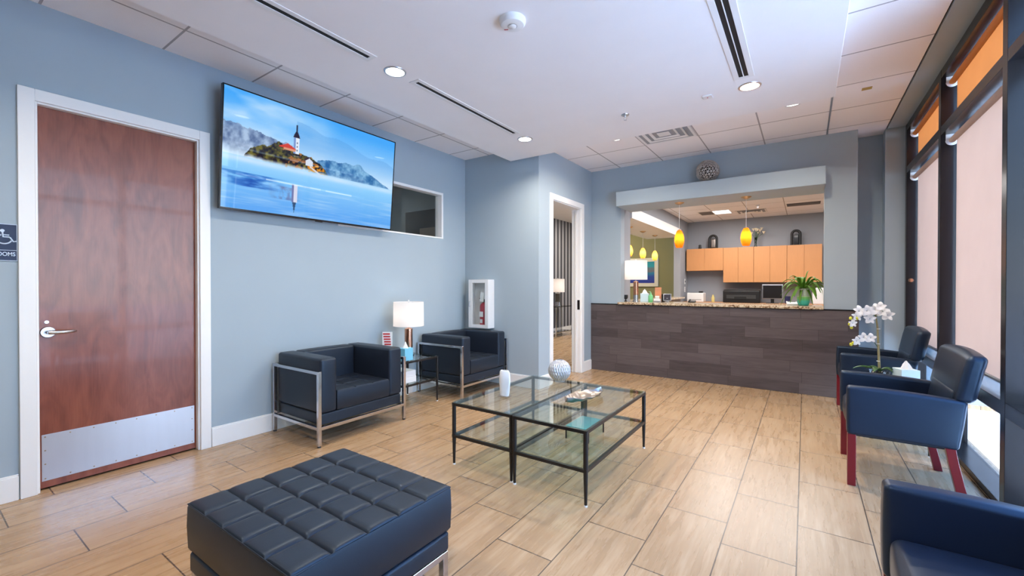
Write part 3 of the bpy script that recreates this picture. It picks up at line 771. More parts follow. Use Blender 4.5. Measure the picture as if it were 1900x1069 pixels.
# ------------------------------------------------------------------ ottoman
t = thing('tufted_ottoman', 'black tufted leather ottoman with chrome legs in the foreground', 'ottoman', (-1.623,1.005,0))
hx, hy = 0.375, 0.342
bm = BM(); seam_top(bm, -hx, hx, -hy, hy, 0.232, 0.428, 5, 5, dep=0.014, w=0.008, r=0.014, edge=0.35); obj('cushion', bm, M['leather'], t, ang=60)
bm = BM()
rr = 0.003
for z in (0.4165,): tube(bm, [(-hx-0.002,-hy-0.002,z),(hx+0.002,-hy-0.002,z),(hx+0.002,hy+0.002,z),(-hx-0.002,hy+0.002,z)], 0.0035, 6, closed=True)
obj('piping', bm, M['leather'], t)
bm = BM(); rbox(bm, -hx, hx, -hy, hy, 0.150, 0.229, 0.012, puff=(0.003,0.003,0), n=4); obj('base', bm, M['leather'], t)
bm = BM(); q = 0.013
for s in (-1,1):
    box(bm, -hx+0.01, hx-0.01, s*(hy-0.02)-q, s*(hy-0.02)+q, 0.122, 0.149); box(bm, s*(hx-0.016)-q, s*(hx-0.016)+q, -hy+0.02, hy-0.02, 0.122, 0.149)
obj('frame_rails', bm, M['steel'], t, smooth=False, bev=0.002)
for sx in (-1,1):
    for sy in (-1,1):
        x, y = sx*(hx-0.016), sy*(hy-0.02)
        bm = BM(); box(bm, x-q-0.001, x+q+0.001, y-q-0.001, y+q+0.001, 0.0, 0.149); obj('leg', bm, M['steel'], t, smooth=False, bev=0.002)

# ------------------------------------------------------------------ glass tables
def glass_table(name, loc, w, l, h, zs, label, group):
    t = thing(name, label, 'table', loc, 0, group); hx, hy = w/2, l/2
    b = 0.010
    for z, nm in ((h, 'top_frame'), (zs, 'shelf_frame')):
        bm = BM()
        for s in (-1,1):
            box(bm, -hx, hx, s*(hy-b)-b, s*(hy-b)+b, z-0.024, z-0.004 if nm == 'top_frame' else z-0.004)
            box(bm, s*(hx-b)-b, s*(hx-b)+b, -hy+2*b, hy-2*b, z-0.024, z-0.004)
        fr = obj(nm, bm, M['blackmetal'], t, smooth=False, bev=0.0015)
        bm = BM()
        i = 0.004 if nm == 'top_frame' else 0.018
        box(bm, -hx+i, hx-i, -hy+i, hy-i, z-0.0035, z+0.0045)
        obj('glass_top' if nm == 'top_frame' else 'glass_shelf', bm, M['tglass'], t, smooth=False, bev=0.001, label='clear glass')
    for sx in (-1,1):
        for sy in (-1,1):
            x, y = sx*(hx-0.012), sy*(hy-0.012)
            bm = BM(); tube(bm, [(x,y,0.008),(x,y,zs*0.95),(x,y,h-0.006)], [0.0085,0.0145,0.0145], 12); leg = obj('leg', bm, M['blackmetal'], t)
            bm = BM(); cyl(bm, (x,y,0), (x,y,0.009), 0.011, 0.010, 14); obj('glide', bm, M['whitepl'], leg)
    return t
glass_table('coffee_table', (-1.815,2.815,0), 0.52, 1.10, 0.445, 0.22, 'black framed two-tier glass coffee table nearer the armchairs, with white vase', 'glass coffee tables pushed together')
ct2 = glass_table('coffee_table', (-1.287,2.805,0), 0.52, 1.10, 0.445, 0.22, 'black framed two-tier glass coffee table nearer the windows, with silver leaf dish', 'glass coffee tables pushed together')
st = glass_table('side_table', (-3.585,3.18,0), 0.50, 0.50, 0.50, 0.26, 'small black framed glass side table with lamp between the two cube armchairs', 'small square glass side tables')
st2 = dup(st, (0.53,4.60,0), 0, 'small black framed glass side table with orchid between the window chairs')

# white twisted vase
t = thing('ceramic_vase', 'white faceted ceramic vase on the left coffee table', 'vase', (-1.835,2.58,0.4495))
bm = BM()
prof = [(0.030,0.012),(0.036,0.05),(0.040,0.10),(0.040,0.14),(0.034,0.185),(0.026,0.197),(0.020,0.197),(0.026,0.18),(0.030,0.10)]
ks = 4
rings = []
for i, (r_, z) in enumerate(prof):
    ring = []
    for k in range(ks*5):
        a = 2*PI*k/(ks*5); tw = R(12)+z*2.2
        q = 1/max(abs(math.cos(a)), abs(math.sin(a))); q = q**0.75
        ring.append(bm.verts.new((r_*q*math.cos(a+tw)*1.15, r_*q*math.sin(a+tw)*0.72, z)))
    rings.append(ring)
for a_, b_ in zip(rings, rings[1:]):
    n = len(a_)
    for k in range(n): bm.faces.new((a_[k], a_[(k+1)%n], b_[(k+1)%n], b_[k]))
bm.faces.new(list(reversed(rings[0]))); bm.faces.new(rings[-1])
obj('vase_body', bm, M['ceramic'], t)
bm = BM(); box(bm, -0.042, 0.042, -0.034, 0.034, 0, 0.012); obj('vase_foot', bm, thin_glass('frosted_foot', (0.9,0.88,0.9,1), rough=0.3), t, smooth=False, bev=0.003)

# patterned silver sphere vase on the far end
def sphere_mat():
    m, tt, out = nt('diamond_pattern_silver'); L = tt.links.new
    p = N(tt, 'ShaderNodeBsdfPrincipled', i_Roughness=0.28, i_Metallic=0.55); p.inputs['Base Color'].default_value = lin(222,222,224)
    tc = N(tt, 'ShaderNodeTexCoord'); sp = N(tt, 'ShaderNodeSeparateXYZ'); L(tc.outputs['Object'], sp.inputs[0])
    an = math_(tt, 'MULTIPLY', math_(tt, 'ARCTAN2', sp.outputs[1], sp.outputs[0]), 18.0/PI*1.5)
    zz = math_(tt, 'MULTIPLY', sp.outputs[2], 110.0)
    a = math_(tt, 'SINE', math_(tt, 'ADD', math_(tt,'MULTIPLY',an,PI), zz)); b = math_(tt, 'SINE', math_(tt, 'SUBTRACT', math_(tt,'MULTIPLY',an,PI), zz))
    h = math_(tt, 'MAXIMUM', a, b)
    bp = N(tt, 'ShaderNodeBump', i_Strength=0.9, i_Distance=0.004); L(h, bp.inputs['Height']); L(bp.outputs[0], p.inputs['Normal'])
    L(p.outputs[0], out.inputs[0]); return m
t = thing('sphere_vase', 'round silver white ball vase with diamond pattern on the left coffee table', 'vase', (-1.745,3.27,0.4495))
bm = BM(); prof = [(0.0,0.0),(0.045,0.0)] + [(0.098*math.cos(a), 0.094+0.094*math.sin(a)) for a in [R(-62)+R(136)*k/18 for k in range(19)]] + [(0.024,0.178),(0.022,0.16)]
lathe(bm, prof, seg=48); obj('ball', bm, sphere_mat(), t, ang=70)
# silver leaf dish
t = thing('leaf_dish', 'silver leaf shaped dish on the right coffee table', 'dish', (-1.315,2.85,0.4495), R(-14))
bm = BM(); nu, nv = 28, 12; g = []
for i in range(nu+1):
    u = i/nu; y = -0.21+0.42*u; wd = 0.085*math.sin(PI*min(max(u,0.02),0.98))**0.75
    row = []
    for j in range(nv+1):
        v = -1+2*j/nv
        x = wd*v*(1+0.06*math.sin(9*u*PI+v)); z = 0.006+0.032*(abs(v)**2)+0.018*(2*u-1)**4 + 0.003*math.sin(u*26+v*5)
        row.append((x, y, z))
    g.append(row)
up = [[bm.verts.new(p) for p in r_] for r_ in g]; dn = [[bm.verts.new((p[0],p[1],p[2]-0.005)) for p in r_] for r_ in g]
for i in range(nu):
    for j in range(nv):
        bm.faces.new((up[i][j],up[i+1][j],up[i+1][j+1],up[i][j+1])); bm.faces.new((dn[i][j],dn[i][j+1],dn[i+1][j+1],dn[i+1][j]))
for i in range(nu):
    for j in (0, nv): bm.faces.new((up[i][j],up[i+1][j],dn[i+1][j],dn[i][j]))
for j in range(nv):
    for i in (0, nu): bm.faces.new((up[i][j],up[i][j+1],dn[i][j+1],dn[i][j]))
obj('leaf_bowl', bm, M['silver'], t, ang=80)
# teal box on lower shelf
t = thing('glass_box', 'teal topped clear glass box on the lower shelf of the right coffee table', 'box', (-1.27,2.76,0.2245))
bm = BM(); box(bm, -0.085, 0.085, -0.13, 0.13, 0.082, 0.09); obj('lid', bm, M['teal'], t, smooth=False, bev=0.002, label='teal lid')
bm = BM()
for s in (-1,1):
    box(bm, s*0.082-0.002, s*0.082+0.002, -0.13, 0.13, 0, 0.082); box(bm, -0.08, 0.08, s*0.128-0.002, s*0.128+0.002, 0, 0.082)
obj('side_panes', bm, M['tglass'], t, smooth=False)
bm = BM()
for sx in (-1,1):
    for sy in (-1,1): box(bm, sx*0.083-0.004, sx*0.083+0.004, sy*0.128-0.004, sy*0.128+0.004, 0, 0.082)
obj('corner_posts', bm, M['blackmetal'], t, smooth=False)

# ------------------------------------------------------------------ lamp and things on the left side table
def table_lamp(loc, hb, rb, sh_h, sh_r, colm, label, group, ribbed=True, square=False):
    t = thing('table_lamp', label, 'table lamp', loc, 0, group)
    bm = BM(); lathe(bm, [(0,0),(rb*1.25,0),(rb*1.25,0.012),(rb*0.9,0.016),(rb*0.9,hb*0.30),(0,hb*0.30)], seg=32); obj('lamp_foot', bm, M['steel'], t)
    bm = BM(); prof = [(0,hb*0.30)]
    n = 13
    for k in range(n):
        z0 = hb*0.30+hb*0.62*k/n; dz = hb*0.62/n
        if ribbed: prof += [(rb*0.82,z0),(rb,z0+dz*0.15),(rb,z0+dz*0.7),(rb*0.82,z0+dz*0.85)]
        else: prof += [(rb,z0),(rb,z0+dz)]
    prof += [(rb*0.5,hb*0.93),(0.006,hb*0.95),(0,hb*0.95)]
    lathe(bm, prof, seg=32); obj('lamp_column', bm, colm, t)
    bm = BM(); cyl(bm, (0,0,hb*0.9), (0,0,hb+sh_h+0.004), 0.004, seg=8)
    for a in range(3):
        an = a*2*PI/3; tube(bm, [(0,0,hb+sh_h-0.012),(sh_r*0.985*math.cos(an),sh_r*0.985*math.sin(an),hb+sh_h-0.012)], 0.002, 6)
    rod = obj('harp', bm, M['steel'], t)
    bm = BM(); lathe(bm, [(0,hb+sh_h+0.004),(0.008,hb+sh_h+0.006),(0.010,hb+sh_h+0.014),(0.004,hb+sh_h+0.022),(0,hb+sh_h+0.023)], seg=14); obj('finial', bm, M['ceramic'], rod)
    bm = BM()
    if square:
        s = sh_r*0.9; o = [(-s,-s),(s,-s),(s,s),(-s,s)]
        for k in range(4):
            a, b = o[k], o[(k+1)%4]; vs = [bm.verts.new((a[0],a[1],hb)), bm.verts.new((b[0],b[1],hb)), bm.verts.new((b[0],b[1],hb+sh_h)), bm.verts.new((a[0],a[1],hb+sh_h))]; bm.faces.new(vs)
    else: lathe(bm, [(sh_r,hb),(sh_r*0.985,hb+sh_h)], seg=48)
    o = obj('lamp_shade', bm, M['shade'], t, label='white drum shade'); pass
    bm = BM(); bmesh.ops.create_icosphere(bm, subdivisions=2, radius=0.03); xform(bm, Matrix.Translation((0,0,hb+sh_h*0.42))); obj('bulb', bm, M['bulb_w'], t)
    return t
M['bulb_w'] = emat('warm_white_bulb', (1.0,0.90,0.82,1), 34)
M['bulb_w2'] = emat('warm_white_bulb_bright', (1.0,0.84,0.62,1), 45)
TZ = 0.5046
table_lamp((-3.60,3.235,TZ), 0.325, 0.045, 0.265, 0.165, M['rose'], 'white drum table lamp with ribbed copper column between the cube armchairs', 'drum shade table lamps')
def tissue_box(loc, s, h, m, label, rot=0):
    t = thing('tissue_box', label, 'tissue box', loc, rot)
    bm = BM(); box(bm, -s, s, -s, s, 0, h); obj('carton', bm, m, t, smooth=False, bev=0.002)
    bm = BM(); n = 12; rings = []
    for i in range(6):
        z = h-0.002+0.062*i/5; rr = [0.040,0.034,0.026,0.020,0.013,0.004][i]
        rings.append([bm.verts.new((rr*math.cos(2*PI*k/n)*(1+0.3*math.sin(3*k+i*0.6)), rr*0.7*math.sin(2*PI*k/n)*(1+0.3*math.cos(2*k)), z+0.006*math.sin(2.1*k)*(i/5))) for k in range(n)])
    for a, b in zip(rings, rings[1:]):
        for k in range(n): bm.faces.new((a[k],a[(k+1)%n],b[(k+1)%n],b[k]))
    bm.faces.new(rings[-1]); obj('tissue', bm, M['paper'], t)
tissue_box((-3.405,3.015,TZ), 0.055, 0.125, M['bluebox'], 'light blue tissue box on the side table beside the copper lamp')
# two white boxes on the lower shelf
for k, (z, s, lb) in enumerate(((0.2646, 0.085, 'white carton on the lower shelf of the left side table, bottom of the pair'), (0.3262, 0.080, 'white carton on the lower shelf of the left side table, top of the pair'))):
    bm = BM(); box(bm, -0.105, 0.105, -s, s, 0, 0.060); xform(bm, Matrix.Translation((-3.49,3.06,z)))
    tag(obj('carton', bm, M['whitepl'], smooth=False, bev=0.002), lb, 'box', 'white cartons under the side table')
# leaflet in acrylic stand
t = thing('leaflet_stand', 'clear stand with red and white leaflets behind the near armchair', 'leaflet holder', (-3.74,3.06,TZ), R(35))
bm = BM(); v0 = [(-0.055,0),(0.055,0)]
box(bm, -0.058, 0.058, -0.035, 0.035, 0, 0.003); box(bm, -0.058, 0.058, 0.0, 0.002, 0.003, 0.26); box(bm, -0.058, 0.058, -0.03, -0.028, 0.003, 0.07); obj('acrylic_holder', bm, M['glass'], t, smooth=False)
bm = BM(); box(bm, -0.052, 0.052, -0.012, -0.002, 0.004, 0.265); lf = obj('leaflets', bm, M['paper'], t, smooth=False)
bm = BM(); 
for k in range(5): box(bm, -0.045+0.004*k, 0.03+0.003*k, -0.0135, -0.012, 0.235-0.028*k, 0.252-0.028*k)
box(bm, -0.02, 0.04, -0.0135, -0.012, 0.03, 0.11)
obj('red_print', bm, pmat('red_ink', lin(200,60,60), 0.6), lf, smooth=False)

# ------------------------------------------------------------------ television
TB, TT = Vector((-3.775,0,1.880)), Vector((-3.692,0,2.838)); TY0, TY1 = 1.458, 3.135
tv = thing('television', 'large flat television showing a misty lake and island church, tilted down from the wall', 'television', (XW, (TY0+TY1)/2, 2.2))
up_ = (TT-TB).normalized(); H = (TT-TB).length; W_ = TY1-TY0
nrm = Vector((0,1,0)).cross(up_).normalized()
if nrm.x < 0: nrm = -nrm
MT = Matrix.Translation(TB + Vector((0,TY0,0))) @ Matrix(((0,up_.x,nrm.x,0),(1,0,0,0),(0,up_.z,nrm.z,0),(0,0,0,1)))
def tvbox(bm, u0,u1,v0,v1,w0,w1):
    b = BM(); box(b, u0,u1,v0,v1,w0,w1); xform(b, MT)
    me = bpy.data.meshes.new('tmp'); b.to_mesh(me); b.free(); bm.from_mesh(me); bpy.data.meshes.remove(me)
bm = BM(); tvbox(bm, 0.01, W_-0.01, 0.01, H-0.01, -0.035, -0.004); obj('back_panel', bm, M['blackpl'], tv, smooth=False, world=True, bev=0.003)
bm = BM()
for a in ((0,W_,0,0.016),(0,W_,H-0.010,H),(0,0.010,0.016,H-0.010),(W_-0.010,W_,0.016,H-0.010)): tvbox(bm, a[0],a[1],a[2],a[3],-0.03,0.004)
obj('bezel', bm, M['bronze'], tv, smooth=False, world=True, bev=0.0015)
bm = BM(); tvbox(bm, W_/2-0.03, W_/2+0.03, -0.008, 0.0, -0.02, 0.002); obj('sensor_tab', bm, M['blackpl'], tv, smooth=False, world=True)
bm = BM(); tvbox(bm, W_/2-0.25, W_/2+0.25, H*0.3, H*0.7, -0.075, -0.035); box(bm, XW, XW+0.02, 2.05, 2.55, 2.15, 2.55); box(bm, XW+0.02, XW+0.10, 2.18, 2.22, 2.2, 2.5); box(bm, XW+0.02, XW+0.10, 2.38, 2.42, 2.2, 2.5); obj('wall_bracket', bm, M['blackmetal'], tv, smooth=False, world=True)

def tv_picture(nu, nv):
    rng = np.random.RandomState(5)
    def vnoise(u, v, su, sv, seed, octv=4):
        out = 0; amp = 1; tot = 0
        for o in range(octv):
            r = np.random.RandomState(seed+o); G = r.rand(64,64)
            x = (u*su*2**o) % 63; y = (v*sv*2**o) % 63
            xi = x.astype(int); yi = y.astype(int); fx = x-xi; fy = y-yi; fx = fx*fx*(3-2*fx); fy = fy*fy*(3-2*fy)
            a = G[xi,yi]*(1-fx)+G[(xi+1)%64,yi]*fx; b = G[xi,(yi+1)%64]*(1-fx)+G[(xi+1)%64,(yi+1)%64]*fx
            out = out+amp*(a*(1-fy)+b*fy); tot += amp; amp *= 0.5
        return out/tot
    u, v = np.meshgrid(np.linspace(0,1,nu), np.linspace(0,1,nv), indexing='ij')
    def c(*rgb): return np.array(rgb, float)
    img = np.zeros((nu,nv,3))
    def lerp(a, b, k): return a+(b-a)*np.clip(k,0,1)[...,None]
    def over(mask, col):
        nonlocal img
        m = np.clip(mask,0,1)[...,None]; img = img*(1-m)+(col if np.ndim(col) == 3 else np.asarray(col,float)[None,None,:])*m
    # sky
    img = lerp(c(196,226,252), c(70,165,246), (v-0.5)/0.45) + 0*u[...,None]
    cl = vnoise(u, v, 3, 5, 11); over(np.clip((cl-0.42)*3.2,0,1)*np.clip(1.15-u*1.6,0,1)*0.85, c(226,238,250))
    cl2 = vnoise(u+3, v, 4, 10, 21); over(np.clip((cl2-0.5)*3,0,1)*np.clip(1-abs(v-0.60)/0.16,0,1)*0.8, c(222,238,252))
    ridge = 0.86-0.30*np.clip((u-0.45),0,1)+0.02*np.sin(u*22)+0.02*vnoise(u,v*0,14,1,5); over((v < ridge)*(u > 0.35)*0.22*np.clip((v-0.5)*5,0,1), c(60,130,205))
    # far trees on the left
    hl = 0.70-0.30*np.clip(u-0.05,0,1)+0.05*vnoise(u, v*0, 30, 1, 31); tn = vnoise(u, v, 40, 18, 33)
    over((v < hl)*(v > 0.44)*(u < 0.33)*np.clip((v-0.46)*9,0,1)*0.85, lerp(c(165,188,218), c(52,74,122), (tn-0.25)*1.9))
    # mountain right
    hr = 0.60-0.9*np.clip(u-0.72,0,1)**1.25-0.10*np.clip(0.60-u,0,1)*3+0.035*vnoise(u, v*0, 20, 1, 41)+0.025*np.exp(-((u-0.74)/0.03)**2)
    mn = vnoise(u, v, 30, 16, 43); over((v < hr)*(u > 0.47)*np.clip((v-0.36)*10,0,1)*0.95, lerp(c(34,92,155), c(130,182,222), (mn-0.3)*2.4))
    # water and mist
    wl = 0.455
    over((v < wl)*1.0, lerp(c(92,165,240), c(150,212,252), (v-0.05)/0.4)+0*u[...,None])
    wn = vnoise(u, v, 6, 60, 51)
    over((v < 0.30)*np.clip((wn-0.45)*3,0,1)*0.45, c(186,218,248))
    over(((v < 0.32)&(v > 0.20))*np.clip(1.0-abs(u-0.13)/0.2,0,1)*np.clip((vnoise(u,v,14,50,53)-0.3)*3,0,1), c(22,84,180))
    over(((v < 0.26)&(v > 0.14))*np.clip(1.0-abs(u-0.30)/0.09,0,1)*0.6*np.clip((vnoise(u,v,50,20,55)-0.35)*3,0,1), c(96,84,130))
    # island
    hi = np.interp(u, [0.09,0.12,0.16,0.22,0.26,0.30,0.36,0.42,0.47,0.52,0.55], [0.44,0.53,0.575,0.60,0.66,0.635,0.60,0.585,0.56,0.50,0.43])+0.035*(vnoise(u, v*0, 60, 1, 61)-0.4)
    base = 0.455-0.03*np.clip(u-0.2,0,1)+0.03*vnoise(u,v*0,24,1,62)-0.02
    it = vnoise(u, v, 70, 45, 63, 3); over((v < hi)*(v > base)*(u > 0.09)*(u < 0.555)*np.clip((v-base)*30,0,1), lerp(c(20,22,40), c(112,108,52), (it-0.3)*2.4))
    orange = (vnoise(u, v, 40, 30, 65, 3) > 0.52)&(u > 0.41)&(u < 0.55)&(v < hi)&(v > base)
    over(orange*0.95, lerp(c(190,110,20), c(244,176,60), it*1.5-0.2))
    over(((vnoise(u, v, 40, 30, 66, 3) > 0.60)&(u > 0.28)&(u < 0.42)&(v < hi)&(v > base))*0.7, c(200,130,70))
    # church
    tx = 0.350
    over((abs(u-tx) < 0.0165)&(v > 0.585)&(v < 0.735), c(222,232,246)); over((u < tx-0.005)&(u > tx-0.0165)&(v > 0.585)&(v < 0.735), c(120,150,205))
    over((abs(u-tx) < 0.018*np.clip((0.80-v)/0.065,0,1)**0.6)&(v >= 0.735)&(v < 0.80), c(40,36,60)); over((abs(u-tx) < 0.0035)&(v >= 0.79)&(v < 0.855), c(40,40,66))
    for q in (0.62,0.655,0.69): over((abs(u-tx-0.004) < 0.003)&(abs(v-q) < 0.007), c(60,70,110))
    over((v < 0.665-abs(u-0.305)*0.9)&(v > 0.615)&(abs(u-0.305) < 0.045), c(206,66,54)); over((v < 0.622)&(v > 0.60)&(abs(u-0.315) < 0.03), c(214,150,120))
    over((v < 0.575-abs(u-0.425)*1.3)&(v > 0.50)&(abs(u-0.425) < 0.022), c(214,222,236)); over((v < 0.59-abs(u-0.418)*1.3)&(v > 0.575-abs(u-0.425)*1.3)&(abs(u-0.422) < 0.026), c(52,40,60))
    over((abs((v-0.47)+(u-0.46)*0.9) < 0.008)&(u > 0.43)&(u < 0.51), c(226,220,220))
    # mist band
    mist = np.exp(-((v-0.43-0.0*u)/0.028)**2)*(0.55+0.6*vnoise(u, v, 10, 14, 71)); over(mist, c(196,226,252))
    # reflection of the tower, streak on water
    over((abs(u-tx) < 0.014)&(v < 0.30)&(v > 0.13), c(214,216,236)); over((u < tx-0.004)&(u > tx-0.014)&(v < 0.30)&(v > 0.13), c(110,120,170)); over((abs(u-tx) < 0.010*np.clip((v-0.03)/0.1,0,1))&(v <= 0.13)&(v > 0.03), c(50,80,120))
    over(np.exp(-((v-0.295)/0.006)**2)*((u > 0.20)&(u < 0.50)|(u > 0.53)&(u < 0.70))*0.75, c(210,232,252))
    img = np.clip(img,0,255)/255
    return np.where(img <= 0.04045, img/12.92, ((img+0.055)/1.055)**2.4)

nu, nv = 361, 203
pic = tv_picture(nu, nv)
U, V = np.meshgrid(np.linspace(0.010, W_-0.010, nu), np.linspace(0.016, H-0.010, nv), indexing='ij')
base_ = np.array(TB)+np.array((0,TY0,0))-np.array(tv.location)
co = base_[None,None,:] + U[...,None]*np.array((0,1,0)) + V[...,None]*np.array(up_) + 0.0005*np.array(nrm)
me = bpy.data.meshes.new('screen')
idx = np.arange(nu*nv).reshape(nu,nv)
faces = np.stack([idx[:-1,:-1], idx[1:,:-1], idx[1:,1:], idx[:-1,1:]], -1).reshape(-1,4)
me.from_pydata(co.reshape(-1,3).tolist(), [], faces.tolist())
ca = me.color_attributes.new('picture', 'FLOAT_COLOR', 'POINT')
ca.data.foreach_set('color', np.concatenate([pic.reshape(-1,3), np.ones((nu*nv,1))], 1).ravel())
me.materials.append(M['screen']); me.update()
o = bpy.data.objects.new('screen', me); C.objects.link(o); o.parent = tv; o['label'] = 'lit screen with misty lake, island church and mountain'

# ------------------------------------------------------------------ restroom sign
t = thing('restroom_sign', 'navy blue restrooms sign with white wheelchair symbol left of the door', 'sign', (XW, 0.325, 1.53))
bm = BM(); box(bm, 0, 0.005, -0.108, 0.108, -0.108, 0.108); obj('plaque', bm, M['navy'], t, smooth=False, bev=0.001)
bm = BM()
for s in (-1,1): box(bm, 0.005, 0.0062, -0.108, 0.108, s*0.1065-0.0015, s*0.1065+0.0015); box(bm, 0.005, 0.0062, s*0.1065-0.0015, s*0.1065+0.0015, -0.105, 0.105)
box(bm, 0.005, 0.0062, -0.105, 0.105, -0.047, -0.0445)
obj('border', bm, M['signwhite'], t, smooth=False)
bm = BM(); sy = 0.062
def sp_(y, z): return (0.0065, sy+y, z+0.030)
cyl(bm, (0.005, sy-0.012, 0.068), (0.0065, sy-0.012, 0.068), 0.009, seg=18)
tube(bm, [sp_(-0.012,0.030), sp_(-0.010,0.002), sp_(0.016,0.001)], 0.0042, 8); tube(bm, [sp_(-0.011,0.014), sp_(0.014,0.013)], 0.0032, 8)
tube(bm, [sp_(0.016,0.001), sp_(0.030,-0.024), sp_(0.042,-0.021)], 0.0036, 8)
tube(bm, [sp_(-0.018+0.029*math.cos(a)*1.0+0.012, -0.012+0.026*math.sin(a)) for a in [R(110)+R(235)*k/18 for k in range(19)]], 0.0036, 8)
obj('wheelchair_symbol', bm, M['signwhite'], t)
cu = bpy.data.curves.new('lettering', 'FONT'); cu.body = 'RESTROOMS'; cu.size = 0.040; cu.extrude = 0.0006; cu.align_x = 'RIGHT'; cu.materials.append(M['signwhite']); cu.offset = 0.0006
tmp_ = bpy.data.objects.new('lettering_curve', cu); C.objects.link(tmp_); bpy.context.view_layer.update()
lm_ = bpy.data.meshes.new_from_object(tmp_.evaluated_get(bpy.context.evaluated_depsgraph_get())); bpy.data.objects.remove(tmp_)
lm_.materials.clear(); lm_.materials.append(M['signwhite'])
o = bpy.data.objects.new('lettering', lm_); C.objects.link(o); o.parent = t; o.location = (0.0057, 0.100, -0.079); o.rotation_euler = (R(90), 0, R(90)); o.scale = (0.62,0.80,1)

# ------------------------------------------------------------------ extinguisher cabinet
t = thing('extinguisher_cabinet', 'white wall cabinet with glass door in the alcove corner', 'cabinet', (-3.535,YA,1.033))
hx, hz, dp = 0.165, 0.318, 0.12
bm = BM(); box(bm, -hx, hx, -0.004, 0, -hz, hz)
box(bm, -hx, -hx+0.006, -dp, -0.004, -hz, hz); box(bm, hx-0.006, hx, -dp, -0.004, -hz, hz); box(bm, -hx+0.006, hx-0.006, -dp, -0.004, hz-0.006, hz); box(bm, -hx+0.006, hx-0.006, -dp, -0.004, -hz, -hz+0.006)
xform(bm, Matrix.Translation((0,0,0))); obj('cabinet_box', bm, M['whitepl'], t, smooth=False, bev=0.002)
bm = BM(); y0, y1 = -dp-0.012, -dp-0.001; a = 0.055
box(bm, -hx, -hx+a+0.01, y0, y1, -hz, hz); box(bm, hx-a, hx, y0, y1, -hz, hz); box(bm, -hx+a+0.01, hx-a, y0, y1, hz-a+0.01, hz); box(bm, -hx+a+0.01, hx-a, y0, y1, -hz, -hz+a-0.01)
dr = obj('cabinet_door', bm, M['whitepl'], t, smooth=False, bev=0.003)
bm = BM(); box(bm, -hx+a+0.01, hx-a, y0+0.004, y0+0.007, -hz+a-0.01, hz-a+0.01); obj('glass_pane', bm, M['glass'], dr, smooth=False)
bm = BM(); tube(bm, [(-hx+0.026,y0,0.028),(-hx+0.026,y0-0.018,0.024),(-hx+0.026,y0-0.018,-0.034),(-hx+0.026,y0,-0.038)], 0.004, 8); obj('door_handle', bm, M['brushed'], dr)
t = thing('fire_extinguisher', 'red fire extinguisher inside the white wall cabinet', 'fire extinguisher', (-3.495,YA-0.064,1.033-hz+0.0065))
bm = BM(); lathe(bm, [(0,0),(0.045,0),(0.052,0.01),(0.052,0.27),(0.045,0.30),(0.022,0.325),(0.016,0.33),(0,0.33)], seg=32); obj('cylinder', bm, M['red'], t)
bm = BM(); cyl(bm, (0,0,0.32), (0,0,0.37), 0.016, seg=14); tube(bm, [(0,0,0.365),(-0.03,-0.01,0.385),(-0.06,-0.01,0.38)], 0.006, 8); tube(bm, [(0,0,0.375),(-0.04,-0.01,0.41)], 0.005, 8); tube(bm, [(0.015,0,0.36),(0.05,0,0.33),(0.048,-0.02,0.2),(0.046,-0.02,0.08)], 0.008, 8); obj('valve', bm, M['blackpl'], t)
bm = BM(); box(bm, -0.03, 0.03, -0.0535, -0.0525, 0.14, 0.21); box(bm, -0.02, 0.02, -0.0537, -0.0525, 0.06, 0.11); obj('instruction_label', bm, M['paper'], t, smooth=False)
bm = BM(); box(bm, -0.03, 0.03, -0.001, 0.001, 0.0, 0.12); xform(bm, Matrix.Translation((0.0,-0.045,0.34)) @ Matrix.Rotation(R(8),4,'Y')); obj('inspection_tag', bm, M['paper'], t, smooth=False)

